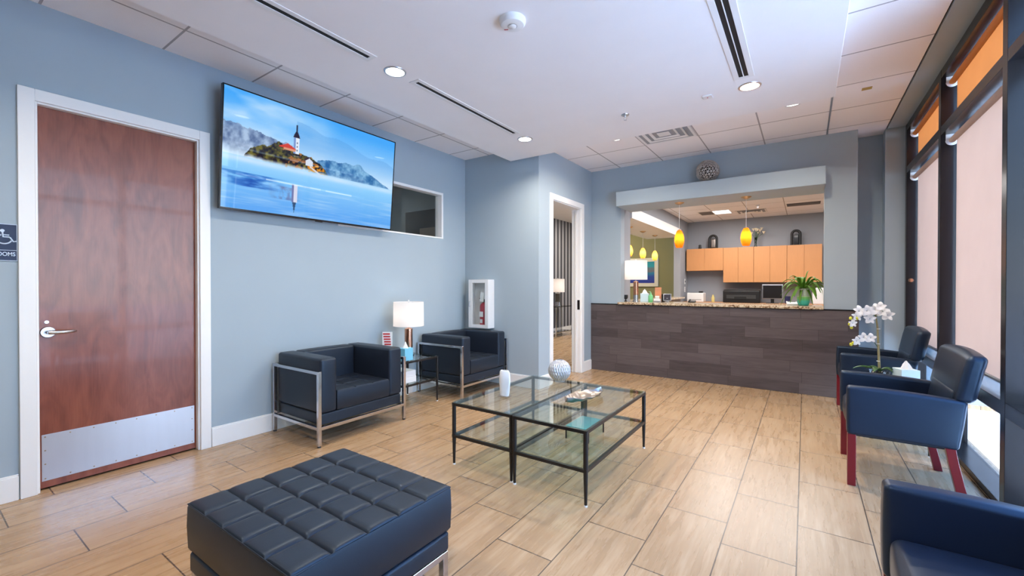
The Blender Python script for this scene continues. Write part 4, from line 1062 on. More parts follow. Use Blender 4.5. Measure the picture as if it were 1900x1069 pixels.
# ------------------------------------------------------------------ guest chairs by the windows (front is -x)
def guest_chair(loc, label, group):
    t = thing('guest_armchair', label, 'armchair', loc, 0, group); L = M['leather2']
    def rake(p):       # arms drop a little to the rear
        return Vector((p.x + max(0, (p.z-0.33))*0.13*max(0,(p.x+0.0))/0.27, p.y, p.z - 0.045*(p.x+0.275)*max(0, min(1, (p.z-0.33)/0.25)) + 0.006*math.sin(PI*min(1,max(0,(p.x+0.28)/0.54)))))
    for s in (-1, 1):
        y0, y1 = (0.252, 0.33) if s > 0 else (-0.33, -0.252)
        bm = BM(); rbox(bm, -0.275, 0.235, y0, y1, 0.325, 0.632, 0.018, puff=(0.004,0.003,0.006), n=8, fn=rake); obj('armrest', bm, L, t)
    bm = BM(); rbox(bm, -0.262, 0.17, -0.25, 0.25, 0.335, 0.478, 0.03, puff=(0.014,0,0.014), n=8); obj('seat', bm, L, t)
    bm = BM(); rbox(bm, -0.24, 0.21, -0.25, 0.25, 0.30, 0.345, 0.008, n=2); obj('seat_rail', bm, L, t)
    def lean(p): return Vector((p.x + 0.19*(p.z-0.40) + 0.012*math.cos(p.y/0.33*PI/2), p.y, p.z - 0.012*(p.y/0.33)**2*(1 if p.z > 0.8 else 0)))
    bm = BM(); rbox(bm, 0.175, 0.262, -0.325, 0.325, 0.603, 0.885, 0.030, puff=(0.012,0.003,0.006), n=8, fn=lean)
    rbox(bm, 0.165, 0.225, -0.25, 0.25, 0.40, 0.66, 0.02, n=4, fn=lean); obj('backrest', bm, L, t)
    q = 0.022
    for s in (-1, 1):
        y = s*0.302
        bm = BM(); box(bm, -0.272, -0.272+2*q, y-q, y+q, 0, 0.328); obj('leg', bm, M['redwood'], t, smooth=False, bev=0.003, label='mahogany red front leg')
        bm = BM(); secs = [(0.200,0.33),(0.212,0.25),(0.232,0.15),(0.262,0.0)]
        rings = [[bm.verts.new((x+dx, y+dy, z)) for dx, dy in ((-q,-q),(q,-q),(q,q),(-q,q))] for x, z in secs]
        for a, b in zip(rings, rings[1:]):
            for k in range(4): bm.faces.new((a[k],a[(k+1)%4],b[(k+1)%4],b[k]))
        bm.faces.new(rings[0]); bm.faces.new(rings[-1]); obj('leg', bm, M['redwood'], t, smooth=False, bev=0.003, label='mahogany red splayed rear leg')
    return t
G = 'black guest chairs along the windows'
g2 = guest_chair((0.50,3.79,0), 'black padded armchair with red legs by the windows, middle one of the row', G)
dup(g2, (0.49,1.57,0), 0, 'black padded armchair with red legs, cut off at the bottom right corner')
dup(g2, (0.555,5.42,0), 0, 'black padded armchair by the windows, farthest, beside the reception desk end')

# ------------------------------------------------------------------ orchid + tissue box on the right side table
def petal_flower(bm, c, s, tilt, spin, n=5):
    Mx = Matrix.Translation(c) @ Matrix.Rotation(spin,4,'Z') @ Matrix.Rotation(tilt,4,'X')
    for k in range(n):
        a = 2*PI*k/n+0.3; w = 0.62 if k % 2 else 0.42
        pts = []
        rows = []
        for i in range(5):
            u = i/4; ww = w*s*math.sin(PI*(0.12+0.80*u)); l = s*(0.08+u)
            rows.append([Mx @ Vector((math.cos(a)*l-math.sin(a)*ww*j, math.sin(a)*l+math.cos(a)*ww*j, s*(0.22*math.sin(PI*u*0.9)+0.06*abs(j)))) for j in (-0.75,0,0.75)])
        V_ = [[bm.verts.new(p) for p in r_] for r_ in rows]
        for i in range(4):
            for j in range(2): bm.faces.new((V_[i][j],V_[i+1][j],V_[i+1][j+1],V_[i][j+1]))
t = thing('potted_orchid', 'white orchid on a tall stake in a clear pot on the window side table', 'plant', (0.50,4.52,TZ))
bm = BM(); lathe(bm, [(0,0.004),(0.055,0.004),(0.062,0.02),(0.066,0.085),(0.063,0.085),(0.058,0.02),(0,0.012)], seg=28); obj('glass_pot', bm, M['glass'], t)
bm = BM(); rng = random.Random(3)
for k in range(70):
    a, r_ = rng.uniform(0,2*PI), 0.05*math.sqrt(rng.random()); bmesh.ops.create_icosphere(bm, subdivisions=1, radius=rng.uniform(0.006,0.011), matrix=Matrix.Translation((r_*math.cos(a), r_*math.sin(a), 0.022+rng.random()*0.05)))
obj('pebbles', bm, pmat('black_pebble', lin(25,28,30), 0.3), t)
bm = BM(); tube(bm, [(0,0,0.05),(-0.008,0,0.25),(-0.014,0,0.42),(-0.028,0.0,0.55)], [0.009,0.008,0.007,0.004], 10); stk = obj('stem', bm, M['stem'], t)
bm = BM()
for z in (0.16,0.3,0.42): tube(bm, [(-0.009+0.010*math.cos(a), 0.010*math.sin(a), z) for a in [2*PI*k/10 for k in range(10)]], 0.002, 6, closed=True)
obj('stem_ties', bm, M['petal'], stk)
bm = BM(); tube(bm, [(-0.02,0,0.50),(-0.05,-0.01,0.565),(-0.11,-0.02,0.56),(-0.17,-0.03,0.50),(-0.19,-0.03,0.44)], 0.0025, 8); tube(bm, [(-0.012,0,0.27),(-0.04,-0.01,0.32),(-0.10,-0.02,0.34),(-0.16,-0.03,0.30)], 0.0022, 8); tube(bm, [(-0.02,0,0.52),(0.0,0.0,0.57),(0.035,0.0,0.56)], 0.0022, 8); obj('flower_spike', bm, M['leafdark'], t)
for p, s, ti, spn in (((-0.03,-0.01,0.575),0.046,R(75),0.3),((0.015,-0.01,0.565),0.044,R(80),-0.5),((0.045,-0.01,0.535),0.042,R(80),-0.2),((-0.085,-0.03,0.565),0.042,R(80),0.4),((-0.135,-0.03,0.56),0.044,R(70),0.6),((-0.150,-0.04,0.52),0.036,R(85),0.4),((-0.065,-0.02,0.50),0.038,R(85),0.1),((-0.175,-0.03,0.46),0.030,R(85),0.4),
                    ((-0.06,-0.02,0.345),0.036,R(80),0.2),((-0.105,-0.02,0.345),0.038,R(78),0.4),((-0.15,-0.03,0.315),0.034,R(85),0.5),((0.0,-0.02,0.60),0.036,R(75),0.0)):
    bm = BM(); petal_flower(bm, p, s*1.05, ti, spn); obj('blossom', bm, M['petal'], t, ang=60)
for p in ((-0.188,-0.03,0.50),(-0.195,-0.03,0.45),(-0.182,-0.03,0.425),(-0.172,-0.03,0.295),(-0.185,-0.03,0.285),(-0.15,-0.045,0.50)):
    bm = BM(); bmesh.ops.create_uvsphere(bm, u_segments=10, v_segments=8, radius=0.011, matrix=Matrix.Translation(p) @ Matrix.Diagonal((1,1,1.3,1))); obj('bud', bm, M['yellow'], t)
def strap_leaf(bm, base, yaw, L_, w, rise, droop, n=12):
    d = Vector((math.cos(yaw), math.sin(yaw), 0)); s = Vector((-math.sin(yaw), math.cos(yaw), 0)); rows = []
    for i in range(n+1):
        u = i/n; p = Vector(base)+d*L_*u+Vector((0,0,rise*math.sin(PI*min(u*1.1,1)*0.5)*1.0 - droop*u*u)); ww = w*math.sin(PI*min(0.97,0.12+0.86*u))**0.7
        rows.append([bm.verts.new(p - s*ww + Vector((0,0,ww*0.5))), bm.verts.new(p), bm.verts.new(p + s*ww + Vector((0,0,ww*0.5)))])
    for a, b in zip(rows, rows[1:]):
        for j in range(2): bm.faces.new((a[j],b[j],b[j+1],a[j+1]))
bm = BM()
for yw, L_, w in ((PI,0.17,0.02),(PI*0.8,0.10,0.022),(0.2,0.10,0.022),(-0.6,0.09,0.02),(PI*1.35,0.10,0.024)): strap_leaf(bm, (0,0,0.075), yw, L_, w, 0.05, 0.04)
o = obj('leaves', bm, M['leafdark'], t, ang=80); o.modifiers.new('s','SOLIDIFY').thickness = 0.0015
tissue_box((0.655,4.50,TZ), 0.060, 0.118, M['palebox'], 'pale blue tissue box on the side table beside the orchid', R(20))

# ------------------------------------------------------------------ reception desk things
CZ = 1.0305
table_lamp((-2.10,6.36,CZ), 0.33, 0.040, 0.285, 0.165, M['rose'], 'white drum table lamp on the left end of the reception counter', 'drum shade table lamps')
# candle cup
bm = BM(); lathe(bm, [(0,0),(0.022,0),(0.022,0.006),(0.008,0.022),(0.008,0.03),(0.028,0.045),(0.034,0.07),(0.032,0.10),(0.029,0.10),(0.028,0.06),(0,0.05)], (-2.235,6.30,CZ), seg=24)
tag(obj('black_goblet', bm, M['blackpl']), 'small black goblet at the left end of the reception counter', 'goblet')
tissue_box((-1.955,6.32,CZ), 0.055, 0.125, M['palebox'], 'white and pale blue tissue box beside the counter lamp', R(10))
t = thing('sanitizer_bottle', 'green hand sanitizer pump bottle on the reception counter', 'bottle', (-1.855,6.28,CZ))
bm = BM(); lathe(bm, [(0,0),(0.030,0),(0.032,0.01),(0.032,0.085),(0.022,0.105),(0.011,0.112),(0.011,0.12),(0,0.12)], seg=24); obj('bottle_body', bm, pmat('green_gel', lin(120,205,140), 0.2), t)
bm = BM(); cyl(bm, (0,0,0.12), (0,0,0.135), 0.012, seg=14); cyl(bm, (0,0,0.135), (0,0,0.152), 0.004, seg=8); tube(bm, [(0,0,0.152),(-0.03,0,0.150)], 0.004, 8); obj('pump', bm, pmat('green_pump', lin(150,215,160), 0.3), t)
t = thing('brochure_holder', 'clear holder with orange brochure on the reception counter', 'brochure holder', (-1.79,6.42,CZ), R(10))
bm = BM(); box(bm, -0.05, 0.05, -0.04, 0.04, 0, 0.003); box(bm, -0.05, 0.05, 0.02, 0.023, 0.003, 0.20); box(bm, -0.05, 0.05, -0.03, -0.027, 0.003, 0.07); obj('acrylic_holder', bm, M['glass'], t, smooth=False)
bm = BM(); box(bm, -0.045, 0.045, -0.001, 0.012, 0.004, 0.215); xform(bm, Matrix.Rotation(R(-8),4,'X')); br = obj('brochures', bm, pmat('orange_brochure', lin(226,150,110), 0.6), t, smooth=False)
bm = BM(); box(bm, -0.04, 0.02, -0.002, -0.001, 0.02, 0.09); xform(bm, Matrix.Rotation(R(-8),4,'X')); obj('white_print', bm, M['paper'], br, smooth=False)
t = thing('card_holder', 'silver card holder beside the green sanitizer bottle', 'card holder', (-1.755,6.25,CZ), R(5))
bm = BM(); box(bm, -0.05, 0.05, -0.02, 0.02, 0, 0.008); box(bm, -0.05, 0.05, 0.012, 0.016, 0.008, 0.05); box(bm, -0.05, 0.05, -0.02, -0.016, 0.008, 0.02); obj('tray', bm, M['brushed'], t, smooth=False, bev=0.001)
bm = BM(); box(bm, -0.044, 0.044, -0.014, 0.010, 0.008, 0.052); obj('cards', bm, M['paper'], t, smooth=False)
t = thing('card_terminal', 'small black and grey tablet screen on a stand on the reception counter', 'tablet', (-1.635,6.33,CZ), R(8))
bm = BM(); rbox(bm, -0.055, 0.055, -0.006, 0.006, 0.02, 0.125, 0.005, n=2); xform(bm, Matrix.Rotation(R(-12),4,'X')); tb = obj('case', bm, M['brushed'], t)
bm = BM(); box(bm, -0.046, 0.046, -0.0075, -0.006, 0.03, 0.115); xform(bm, Matrix.Rotation(R(-12),4,'X')); obj('display', bm, pmat('grey_display', lin(60,58,66), 0.2), tb, smooth=False)
bm = BM(); box(bm, -0.03, 0.03, -0.03, 0.05, 0, 0.01); box(bm, -0.012, 0.012, 0.004, 0.016, 0.01, 0.06); obj('stand', bm, M['brushed'], t, smooth=False, bev=0.002)
bm = BM(); rbox(bm, -1.725, -1.680, 6.36, 6.385, CZ, CZ+0.115, 0.006, n=2); tag(obj('card_reader', bm, M['blackpl']), 'slim black handset standing left of the counter tablet', 'handset')

# fern in glazed pot
def pot_mat():
    m, tt, out = nt('green_glaze_pot'); L = tt.links.new
    p = N(tt, 'ShaderNodeBsdfPrincipled', i_Roughness=0.2)
    tc = N(tt, 'ShaderNodeTexCoord'); sp = N(tt, 'ShaderNodeSeparateXYZ'); L(tc.outputs['Object'], sp.inputs[0])
    cr = N(tt, 'ShaderNodeValToRGB'); e = cr.color_ramp.elements; cr.color_ramp.interpolation = 'LINEAR'
    e[0].position = 0.0; e[0].color = lin(60,185,170); e[1].position = 1.0; e[1].color = lin(196,205,190)
    for q, cc in ((0.25,(70,190,165)),(0.38,(105,190,110)),(0.5,(130,195,110)),(0.56,(190,205,180))): k = cr.color_ramp.elements.new(q); k.color = lin(*cc)
    L(math_(tt, 'DIVIDE', sp.outputs[2], 0.205), cr.inputs[0])
    an = math_(tt, 'MULTIPLY', math_(tt, 'ARCTAN2', sp.outputs[1], sp.outputs[0]), 14.0); zz = math_(tt, 'MULTIPLY', sp.outputs[2], 260.0)
    k = math_(tt, 'GREATER_THAN', math_(tt, 'MULTIPLY', math_(tt, 'SINE', math_(tt,'ADD',an,zz)), math_(tt, 'SINE', math_(tt,'SUBTRACT',an,zz))), 0.35)
    hi = math_(tt, 'GREATER_THAN', sp.outputs[2], 0.115); k = math_(tt, 'MULTIPLY', k, hi)
    mx = N(tt, 'ShaderNodeMixRGB'); L(k, mx.inputs[0]); L(cr.outputs[0], mx.inputs[1]); mx.inputs[2].default_value = lin(110,112,120)
    L(mx.outputs[0], p.inputs['Base Color']); L(p.outputs[0], out.inputs[0]); return m
t = thing('potted_fern', 'green fern in a green and white pot on the right end of the reception counter', 'plant', (-0.015,6.30,CZ))
bm = BM(); lathe(bm, [(0,0),(0.048,0),(0.056,0.008),(0.065,0.05),(0.068,0.11),(0.066,0.205),(0.062,0.208),(0.057,0.20),(0.056,0.12),(0,0.12)], seg=40); obj('pot', bm, pot_mat(), t)
bm = BM(); lathe(bm, [(0,0.19),(0.05,0.187),(0.056,0.175)], seg=20); obj('soil', bm, pmat('soil', lin(50,36,26), 0.9), t)
bm = BM(); rng = random.Random(11)
for k in range(38):
    yw = 2*PI*k/38*1.0+rng.uniform(-0.2,0.2); far = rng.random()
    strap_leaf(bm, (0.01*math.cos(yw),0.01*math.sin(yw),0.185), yw, 0.12+0.15*far, 0.013+0.010*rng.random(), 0.10+0.13*rng.random(), 0.05+0.22*far*rng.random()+0.08*far, n=10)
for yw, L_, rs, dr_ in ((0.4,0.06,0.26,0.0),(2.6,0.10,0.22,0.05),(-1.9,0.12,0.10,0.22),(-2.3,0.20,0.10,0.22),(PI,0.24,0.12,0.16),(-0.9,0.15,0.08,0.22)): strap_leaf(bm, (0,0,0.185), yw, L_, 0.016, rs*0.9, dr_*1.1, n=12)
for v in bm.verts:
    if v.co.y < -0.05: v.co.x = min(v.co.x, 0.185)
o = obj('fronds', bm, M['leaf'], t, ang=80); o.modifiers.new('s','SOLIDIFY').thickness = 0.001
# calculator-like white device
t = thing('desk_calculator', 'white desk calculator left of the fern pot', 'calculator', (-0.135,6.40,CZ), R(8))
bm = BM(); prism(bm, [(-0.06,0),(0.06,0),(0.06,0.045),(-0.06,0.018)], 0, -0.055, 0.055); obj('case', bm, M['whitepl'], t, smooth=False, bev=0.003)
bm = BM(); box(bm, -0.045, 0.045, 0.02, 0.05, 0.036, 0.0445); obj('display', bm, pmat('lcd_grey', lin(150,160,158), 0.2), t, smooth=False)

# back worktop in the reception with machines
bm = BM(); box(bm, XR+0.005, 1.88, 10.0, 10.59, 0.86, 0.905); tag(obj('back_worktop', bm, M['maple'], smooth=False, bev=0.003), 'worktop along the rear reception wall under the maple cabinets', 'countertop')
bm = BM(); box(bm, XR+0.005, 1.88, 10.05, 10.59, 0.0, 0.859); tag(obj('base_cabinet', bm, M['maple'], smooth=False), 'maple base units below the rear worktop', 'cabinet')
BZ = 0.9052
t = thing('white_printer', 'white laser printer at the left of the rear worktop', 'printer', (-2.00,10.2,BZ))
bm = BM(); rbox(bm, -0.17, 0.17, -0.15, 0.15, 0, 0.20, 0.015, n=3); obj('housing', bm, M['whitepl'], t)
bm = BM(); box(bm, -0.13, 0.13, -0.152, -0.149, 0.05, 0.058); box(bm, -0.13, 0.13, -0.08, 0.08, 0.2, 0.204); obj('paper_slot', bm, M['dark'], t, smooth=False)
bm = BM(); box(bm, 0.06, 0.14, -0.06, 0.02, 0.204, 0.235); obj('control_panel', bm, M['blackpl'], t, smooth=False, bev=0.003)
bm = BM(); rbox(bm, -0.09, 0.09, -0.10, 0.10, 0, 0.04, 0.01, n=2); xform(bm, Matrix.Translation((-2.235+0.10,9.0,0)));
for v in bm.verts: pass
bm.free()
t = thing('desk_phone', 'black desk phone left of the white printer on the front counter', 'telephone', (-1.335,6.50,CZ))
bm = BM(); prism(bm, [(-0.05,0),(0.05,0),(0.05,0.03),(-0.05,0.012)], 0, -0.045, 0.045); obj('phone_base', bm, M['blackpl'], t, smooth=False, bev=0.003)
bm = BM(); tube(bm, [(-0.03,-0.04,0.022),(-0.032,0.0,0.034),(-0.03,0.04,0.038)], [0.010,0.007,0.010], 10); obj('handset', bm, M['blackpl'], t)
t = thing('black_printer', 'wide black multifunction printer on the rear worktop', 'printer', (-1.10,10.22,BZ))
bm = BM(); rbox(bm, -0.34, 0.34, -0.20, 0.20, 0, 0.26, 0.02, n=3); obj('housing', bm, M['blackpl'], t)
bm = BM(); box(bm, -0.27, 0.27, -0.206, -0.200, 0.09, 0.17); pn = obj('output_panel', bm, pmat('grey_panel', lin(62,62,62), 0.3), t, smooth=False)
bm = BM(); box(bm, -0.12, 0.10, -0.212, -0.206, 0.08, 0.13); obj('tray_slot', bm, M['dark'], pn, smooth=False)
bm = BM(); box(bm, -0.33, 0.33, -0.17, 0.18, 0.261, 0.275); obj('scanner_lid', bm, M['blackpl'], t, smooth=False, bev=0.004)
t = thing('computer_monitor', 'computer monitor with silver bezel and dark screen on the rear worktop', 'monitor', (-0.545,10.15,BZ))
bm = BM(); rbox(bm, -0.185, 0.185, -0.012, 0.012, 0.09, 0.385, 0.008, n=2); mo = obj('bezel', bm, M['brushed'], t)
bm = BM(); box(bm, -0.165, 0.165, -0.0145, -0.012, 0.105, 0.365); obj('display', bm, pmat('off_screen', lin(34,32,34), 0.15), mo, smooth=False)
bm = BM(); box(bm, -0.03, 0.03, 0.012, 0.03, 0.012, 0.25); box(bm, -0.11, 0.11, -0.08, 0.09, 0, 0.012); obj('stand', bm, M['blackpl'], t, smooth=False, bev=0.003)
bm = BM(); lathe(bm, [(0,0),(0.042,0),(0.05,0.09),(0.05,0.15),(0.046,0.15),(0.04,0.01),(0,0.01)], (-0.285,10.12,BZ), seg=24); tag(obj('pen_cup', bm, pmat('navy_cup', lin(40,44,80), 0.4)), 'dark blue pen cup right of the computer monitor', 'pen cup')
bm = BM(); lathe(bm, [(0,0),(0.03,0),(0.034,0.10),(0.018,0.13),(0.018,0.16),(0,0.16)], (-1.66,10.2,BZ), seg=20); tag(obj('yellow_bottle', bm, pmat('pale_yellow', lin(206,190,120), 0.4)), 'small pale yellow bottle between the two printers', 'bottle')
bm = BM(); rbox(bm, 0.12, 0.42, 10.05, 10.4, BZ, BZ+0.32, 0.02, n=3); tag(obj('white_machine', bm, M['whitepl']), 'white office machine behind the fern', 'office machine')

# wall cabinets
def wall_cabinet(x0, x1, z0, z1, label):
    t = thing('wall_cabinet', label, 'cabinet', ((x0+x1)/2, 10.6, z0), 0, 'maple wall cabinets'); h = (x1-x0)/2-0.001; H_ = z1-z0
    bm = BM(); box(bm, -h, h, -0.275, 0, 0, H_); obj('cabinet_body', bm, M['maple'], t, smooth=False, bev=0.001)
    for s in (0, 1):
        a, b = (-h+0.001, -0.0015) if s == 0 else (0.0015, h-0.001)
        bm = BM(); box(bm, a, b, -0.297, -0.277, 0.002, H_-0.002); obj('door', bm, M['maple'], t, smooth=False, bev=0.0015)
wall_cabinet(-2.235, -1.476, 1.60, 2.095, 'short two-door maple wall cabinet at the left end of the row')
wall_cabinet(-1.474, -0.896, 1.335, 2.09, 'tall maple wall cabinet next to the short one')
wall_cabinet(-0.894, -0.306, 1.335, 2.088, 'tall maple wall cabinet third from the left, under the white flowers')
wall_cabinet(-0.304, 0.275, 1.335, 2.086, 'tall maple wall cabinet at the right end of the row')
# ornaments on the cabinets
KZ = 2.0965
bm = BM(); lathe(bm, [(0,0),(0.03,0),(0.034,0.03),(0.026,0.05),(0.03,0.075),(0.022,0.095),(0,0.10)], (-1.975,10.44,KZ), seg=18); tag(obj('black_figurine', bm, M['blackpl']), 'tiny black figurine on the short maple cabinet', 'figurine')
def arch_ornament(loc, w, h, label, inner):
    t = thing('arch_ornament', label, 'ornament', loc)
    bm = BM(); pts = [(-w,0,0.0)]+[(-w*math.cos(a), 0, h-w+w*math.sin(a)) for a in [PI*k/12 for k in range(13)]]+[(w,0,0.0)]
    tube(bm, pts, 0.024, 12); box(bm, -w-0.02, w+0.02, -0.03, 0.03, 0, 0.015); obj('arch', bm, M['blackpl'], t)
    bm = BM(); rbox(bm, -w+0.03, w-0.02, -0.022, 0.022, 0.015, h*0.72, 0.018, n=3); obj('inner_form', bm, inner, t)
arch_ornament((-1.70,10.44,KZ), 0.075, 0.29, 'black and silver arch ornament on top of the short maple cabinet', M['silver'])
arch_ornament((-0.155,10.44,2.0885), 0.07, 0.30, 'black lantern shaped ornament on top of the right tall cabinet', pmat('smoky_glass', lin(50,52,56), 0.15))
t = thing('flower_vase', 'slim glass vase of white calla flowers on the tall maple cabinets', 'vase', (-0.87,10.44,2.0915))
bm = BM(); lathe(bm, [(0,0),(0.03,0),(0.03,0.01),(0.02,0.05),(0.024,0.20),(0.022,0.20),(0.018,0.05),(0,0.02)], seg=20); obj('glass_vase', bm, thin_glass('smoky_vase', (0.5,0.55,0.5,1)), t)
bm = BM(); heads = []
for k in range(9):
    a = 2*PI*k/9; x = 0.02+0.17*math.cos(a)*(1 if math.cos(a) > 0 else 0.6)*((k%3)+1)/3; y = 0.05*math.sin(a); z = 0.33+0.05*math.sin(k*2.2)
    tube(bm, [(0,0,0.03),(x*0.25,y*0.3,0.2),(x*0.8,y,z-0.02),(x,y,z)], 0.0035, 6); heads.append((x,y,z))
obj('stems', bm, M['leafdark'], t)
bm = BM()
for x, y, z in heads: lathe(bm, [(0.004,-0.02),(0.012,0.0),(0.026,0.025),(0.034,0.035),(0.020,0.028),(0.0,0.0)], (x,y,z), seg=10)
obj('calla_heads', bm, pmat('cream_petal', lin(236,226,200), 0.6), t, ang=70)
# lattice sphere on the header
t = thing('lattice_sphere', 'openwork silver metal sphere on the header above the reception opening', 'ornament', (-1.033,5.932,2.601))
bm = BM(); bmesh.ops.create_icosphere(bm, subdivisions=3, radius=0.132); rng = random.Random(2)
for v in bm.verts: v.co += Vector((rng.uniform(-1,1),rng.uniform(-1,1),rng.uniform(-1,1)))*0.006
bmesh.ops.translate(bm, vec=(0,0,0.134), verts=bm.verts)
o = obj('lattice_shell', bm, pmat('pewter', lin(205,198,192), 0.35, metal=0.7), t); w = o.modifiers.new('w','WIREFRAME'); w.thickness = 0.017; w.use_even_offset = False
bm = BM(); bmesh.ops.create_icosphere(bm, subdivisions=3, radius=0.105, matrix=Matrix.Translation((0,0,0.134))); obj('dark_core', bm, pmat('dark_pewter', lin(45,42,42), 0.5, metal=0.5), t)

# wall plates on the reception left wall
t = thing('light_switch', 'white switch plate above another on the pale wall end by the side pass-through', 'light switch', (XR, 10.30, 1.36), 0)
bm = BM(); box(bm, 0, 0.006, -0.04, 0.04, -0.06, 0.06); pl = obj('plate', bm, M['whitepl'], t, smooth=False, bev=0.002)
bm = BM(); box(bm, 0.006, 0.012, -0.012, 0.012, -0.02, 0.02); obj('toggle', bm, M['blackpl'], pl, smooth=False)
t = thing('wall_outlet', 'white outlet plate below the switch by the side pass-through', 'outlet', (XR, 10.30, 1.18), 0)
bm = BM(); box(bm, 0, 0.006, -0.04, 0.04, -0.06, 0.06); pl = obj('plate', bm, M['whitepl'], t, smooth=False, bev=0.002)
bm = BM(); box(bm, 0.006, 0.008, -0.014, 0.014, 0.008, 0.036); box(bm, 0.006, 0.008, -0.014, 0.014, -0.036, -0.008); obj('sockets', bm, pmat('socket_grey', lin(190,190,190), 0.5), pl, smooth=False)

# painting on green wall
def art_mat():
    m, tt, out = nt('abstract_teal_blue'); L = tt.links.new
    p = N(tt, 'ShaderNodeBsdfPrincipled', i_Roughness=0.5)
    tc = N(tt, 'ShaderNodeTexCoord'); sp = N(tt, 'ShaderNodeSeparateXYZ'); L(tc.outputs['Object'], sp.inputs[0])
    nz = N(tt, 'ShaderNodeTexNoise', i_Scale=5.0); L(tc.outputs['Object'], nz.inputs['Vector'])
    z = math_(tt, 'ADD', math_(tt, 'DIVIDE', sp.outputs[2], 0.62), math_(tt, 'MULTIPLY', nz.outputs[0], 0.08)); z = math_(tt, 'ADD', z, 0.46)
    cr = N(tt, 'ShaderNodeValToRGB'); e = cr.color_ramp.elements; cr.color_ramp.interpolation = 'EASE'
    e[0].position = 0.0; e[0].color = lin(30,40,130); e[1].position = 1.0; e[1].color = lin(0,120,135)
    for q, cc in ((0.3,(25,60,140)),(0.48,(20,110,140)),(0.55,(95,95,105)),(0.66,(90,110,115)),(0.75,(10,140,150))): k = cr.color_ramp.elements.new(q); k.color = lin(*cc)
    L(z, cr.inputs[0]); L(cr.outputs[0], p.inputs['Base Color']); L(p.outputs[0], out.inputs[0]); return m
t = thing('framed_painting', 'framed abstract teal and blue painting on the green wall', 'painting', (-3.55,10.9,1.60))
bm = BM(); box(bm, -0.52, 0.52, -0.03, 0, -0.36, 0.36); obj('frame', bm, pmat('pale_frame', lin(205,200,180), 0.5), t, smooth=False, bev=0.004)
bm = BM(); box(bm, -0.43, 0.43, -0.033, -0.030, -0.27, 0.27); obj('canvas', bm, art_mat(), t, smooth=False)

# lounge: console table + lamp by the striped wall
t = thing('console_table', 'glass and chrome console table against the striped wall beyond the doorway', 'table', (-5.12,9.55,0))
bm = BM(); box(bm, -0.17, 0.17, -0.45, 0.45, 0.735, 0.75); obj('glass_top', bm, thin_glass('smoky_top', (0.35,0.37,0.37,1)), t, smooth=False)
for sx in (-1,1):
    for sy in (-1,1):
        bm = BM(); box(bm, sx*0.15-0.012, sx*0.15+0.012, sy*0.42-0.012, sy*0.42+0.012, 0, 0.735); obj('leg', bm, M['steel'], t, smooth=False)
bm = BM(); box(bm, -0.15, 0.15, -0.42, 0.42, 0.10, 0.12); obj('lower_rail', bm, M['steel'], t, smooth=False)
l2 = table_lamp((-5.12,9.50,0.7505), 0.35, 0.07, 0.33, 0.17, pmat('black_white_spiral', lin(120,116,108), 0.3, metal=0.7), 'white drum table lamp on the console by the striped wall', 'drum shade table lamps')

# ------------------------------------------------------------------ lights
def area(name, loc, size, power, col, rot=(0,0,0), shape='DISK', size_y=None, spread=None):
    d = bpy.data.lights.new(name, 'AREA'); d.shape = shape; d.size = size
    if size_y: d.shape = 'RECTANGLE'; d.size_y = size_y
    d.energy = power; d.color = col
    if spread: d.spread = R(spread)
    o = bpy.data.objects.new(name, d); C.objects.link(o); o.location = loc; o.rotation_euler = rot
    return o
WARM = (1.0,0.88,0.74)
for (x, y, z), s in DL: area('downlight_lamp', (x,y,z-0.008), 0.12, 21, WARM, spread=150)
for x, y, nm_ in ((-2.48,0.2,'added unseen recessed light before the door side slot diffuser'),(-0.37,0.3,'added unseen recessed light at the near end of the wide slot diffuser')):
    downlight((x,y,2.845), 0.078, nm_); area('downlight_lamp', (x,y,2.837), 0.12, 21, WARM, spread=150)  # extra downlights behind the camera, out of view, added to light the room
area('reception_light', (-0.5,8.1,RZ-0.02), 2.4, 115, (1.0,0.97,0.95), size_y=2.6)
area('reception_light', (-1.35,9.4,RZ-0.02), 0.28, 16, (1.0,0.95,0.9), size_y=0.4)
area('lounge_light', (-4.1,7.2,2.98), 0.6, 60, (1.0,0.9,0.78), size_y=0.6)
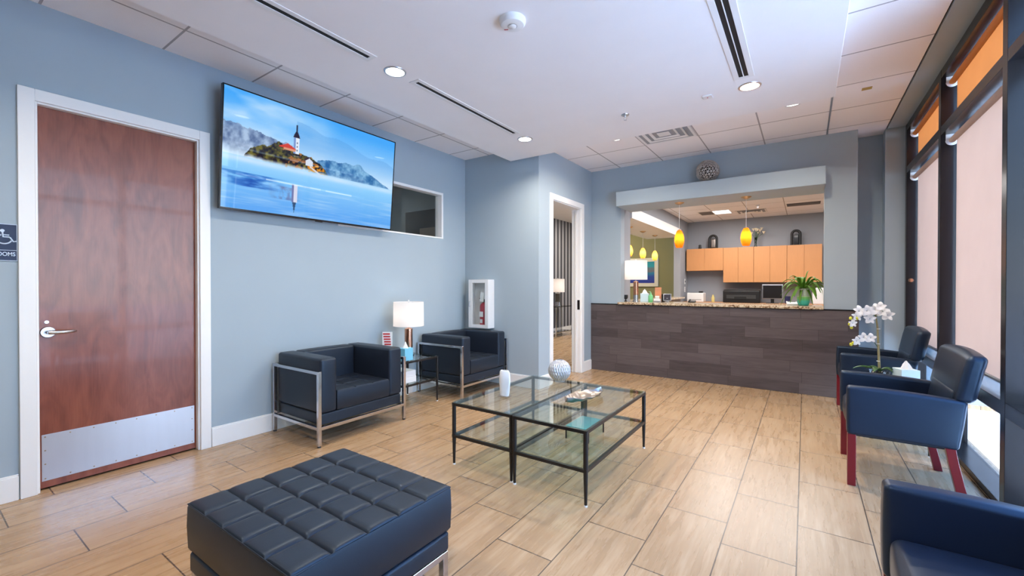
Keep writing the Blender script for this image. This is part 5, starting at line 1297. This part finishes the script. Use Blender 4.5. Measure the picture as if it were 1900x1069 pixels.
area('lounge_light', (-4.1,9.6,2.98), 0.6, 50, (1.0,0.9,0.78), size_y=0.6)
area('side_room_light', (-4.9,3.4,2.88), 0.3, 6, (1.0,0.95,0.9), size_y=0.3)

sun = bpy.data.lights.new('sun', 'SUN'); sun.energy = 17; sun.angle = R(1); sun.color = (0.90,0.95,1.0)
so = bpy.data.objects.new('sun', sun); C.objects.link(so); so.rotation_euler = Vector((0.0,0.75,-1.0)).to_track_quat('-Z','Y').to_euler()
# world: blue sky over pale ground
w = bpy.data.worlds.new('sky'); bpy.context.scene.world = w; w.use_nodes = True
t_ = w.node_tree; t_.nodes.clear(); L = t_.links.new
ow = t_.nodes.new('ShaderNodeOutputWorld'); bg = t_.nodes.new('ShaderNodeBackground')
tc = t_.nodes.new('ShaderNodeTexCoord'); sp = t_.nodes.new('ShaderNodeSeparateXYZ'); L(tc.outputs['Generated'], sp.inputs[0])
cr = t_.nodes.new('ShaderNodeValToRGB'); e = cr.color_ramp.elements
e[0].position = 0.0; e[0].color = (0.86,0.95,1.0,1); e[1].position = 0.5; e[1].color = (0.20,0.44,1.0,1); kk = cr.color_ramp.elements.new(0.14); kk.color = (0.50,0.73,1.0,1)
L(sp.outputs[2], cr.inputs[0]); L(cr.outputs[0], bg.inputs[0]); bg.inputs[1].default_value = 9.0; L(bg.outputs[0], ow.inputs[0])

# ------------------------------------------------------------------ camera
cam = bpy.data.cameras.new('camera'); co_ = bpy.data.objects.new('camera', cam); C.objects.link(co_)
cam.sensor_width = 36; cam.lens = 792.6/1900*36
co_.location = (0,0,1.28); co_.rotation_euler = (R(90)-0.00708, 0, 0.6012)
cam.clip_start = 0.02
sc = bpy.context.scene
sc.camera = co_
sc.view_settings.view_transform = 'Standard'; sc.view_settings.look = 'None'; sc.view_settings.exposure = 0.0; sc.view_settings.gamma = 1
sc.view_settings.use_curve_mapping = False
sc.cycles.use_denoising = True
sc.cycles.max_bounces = 10; sc.cycles.diffuse_bounces = 5; sc.cycles.transparent_max_bounces = 24
sc.cycles.sample_clamp_indirect = 6
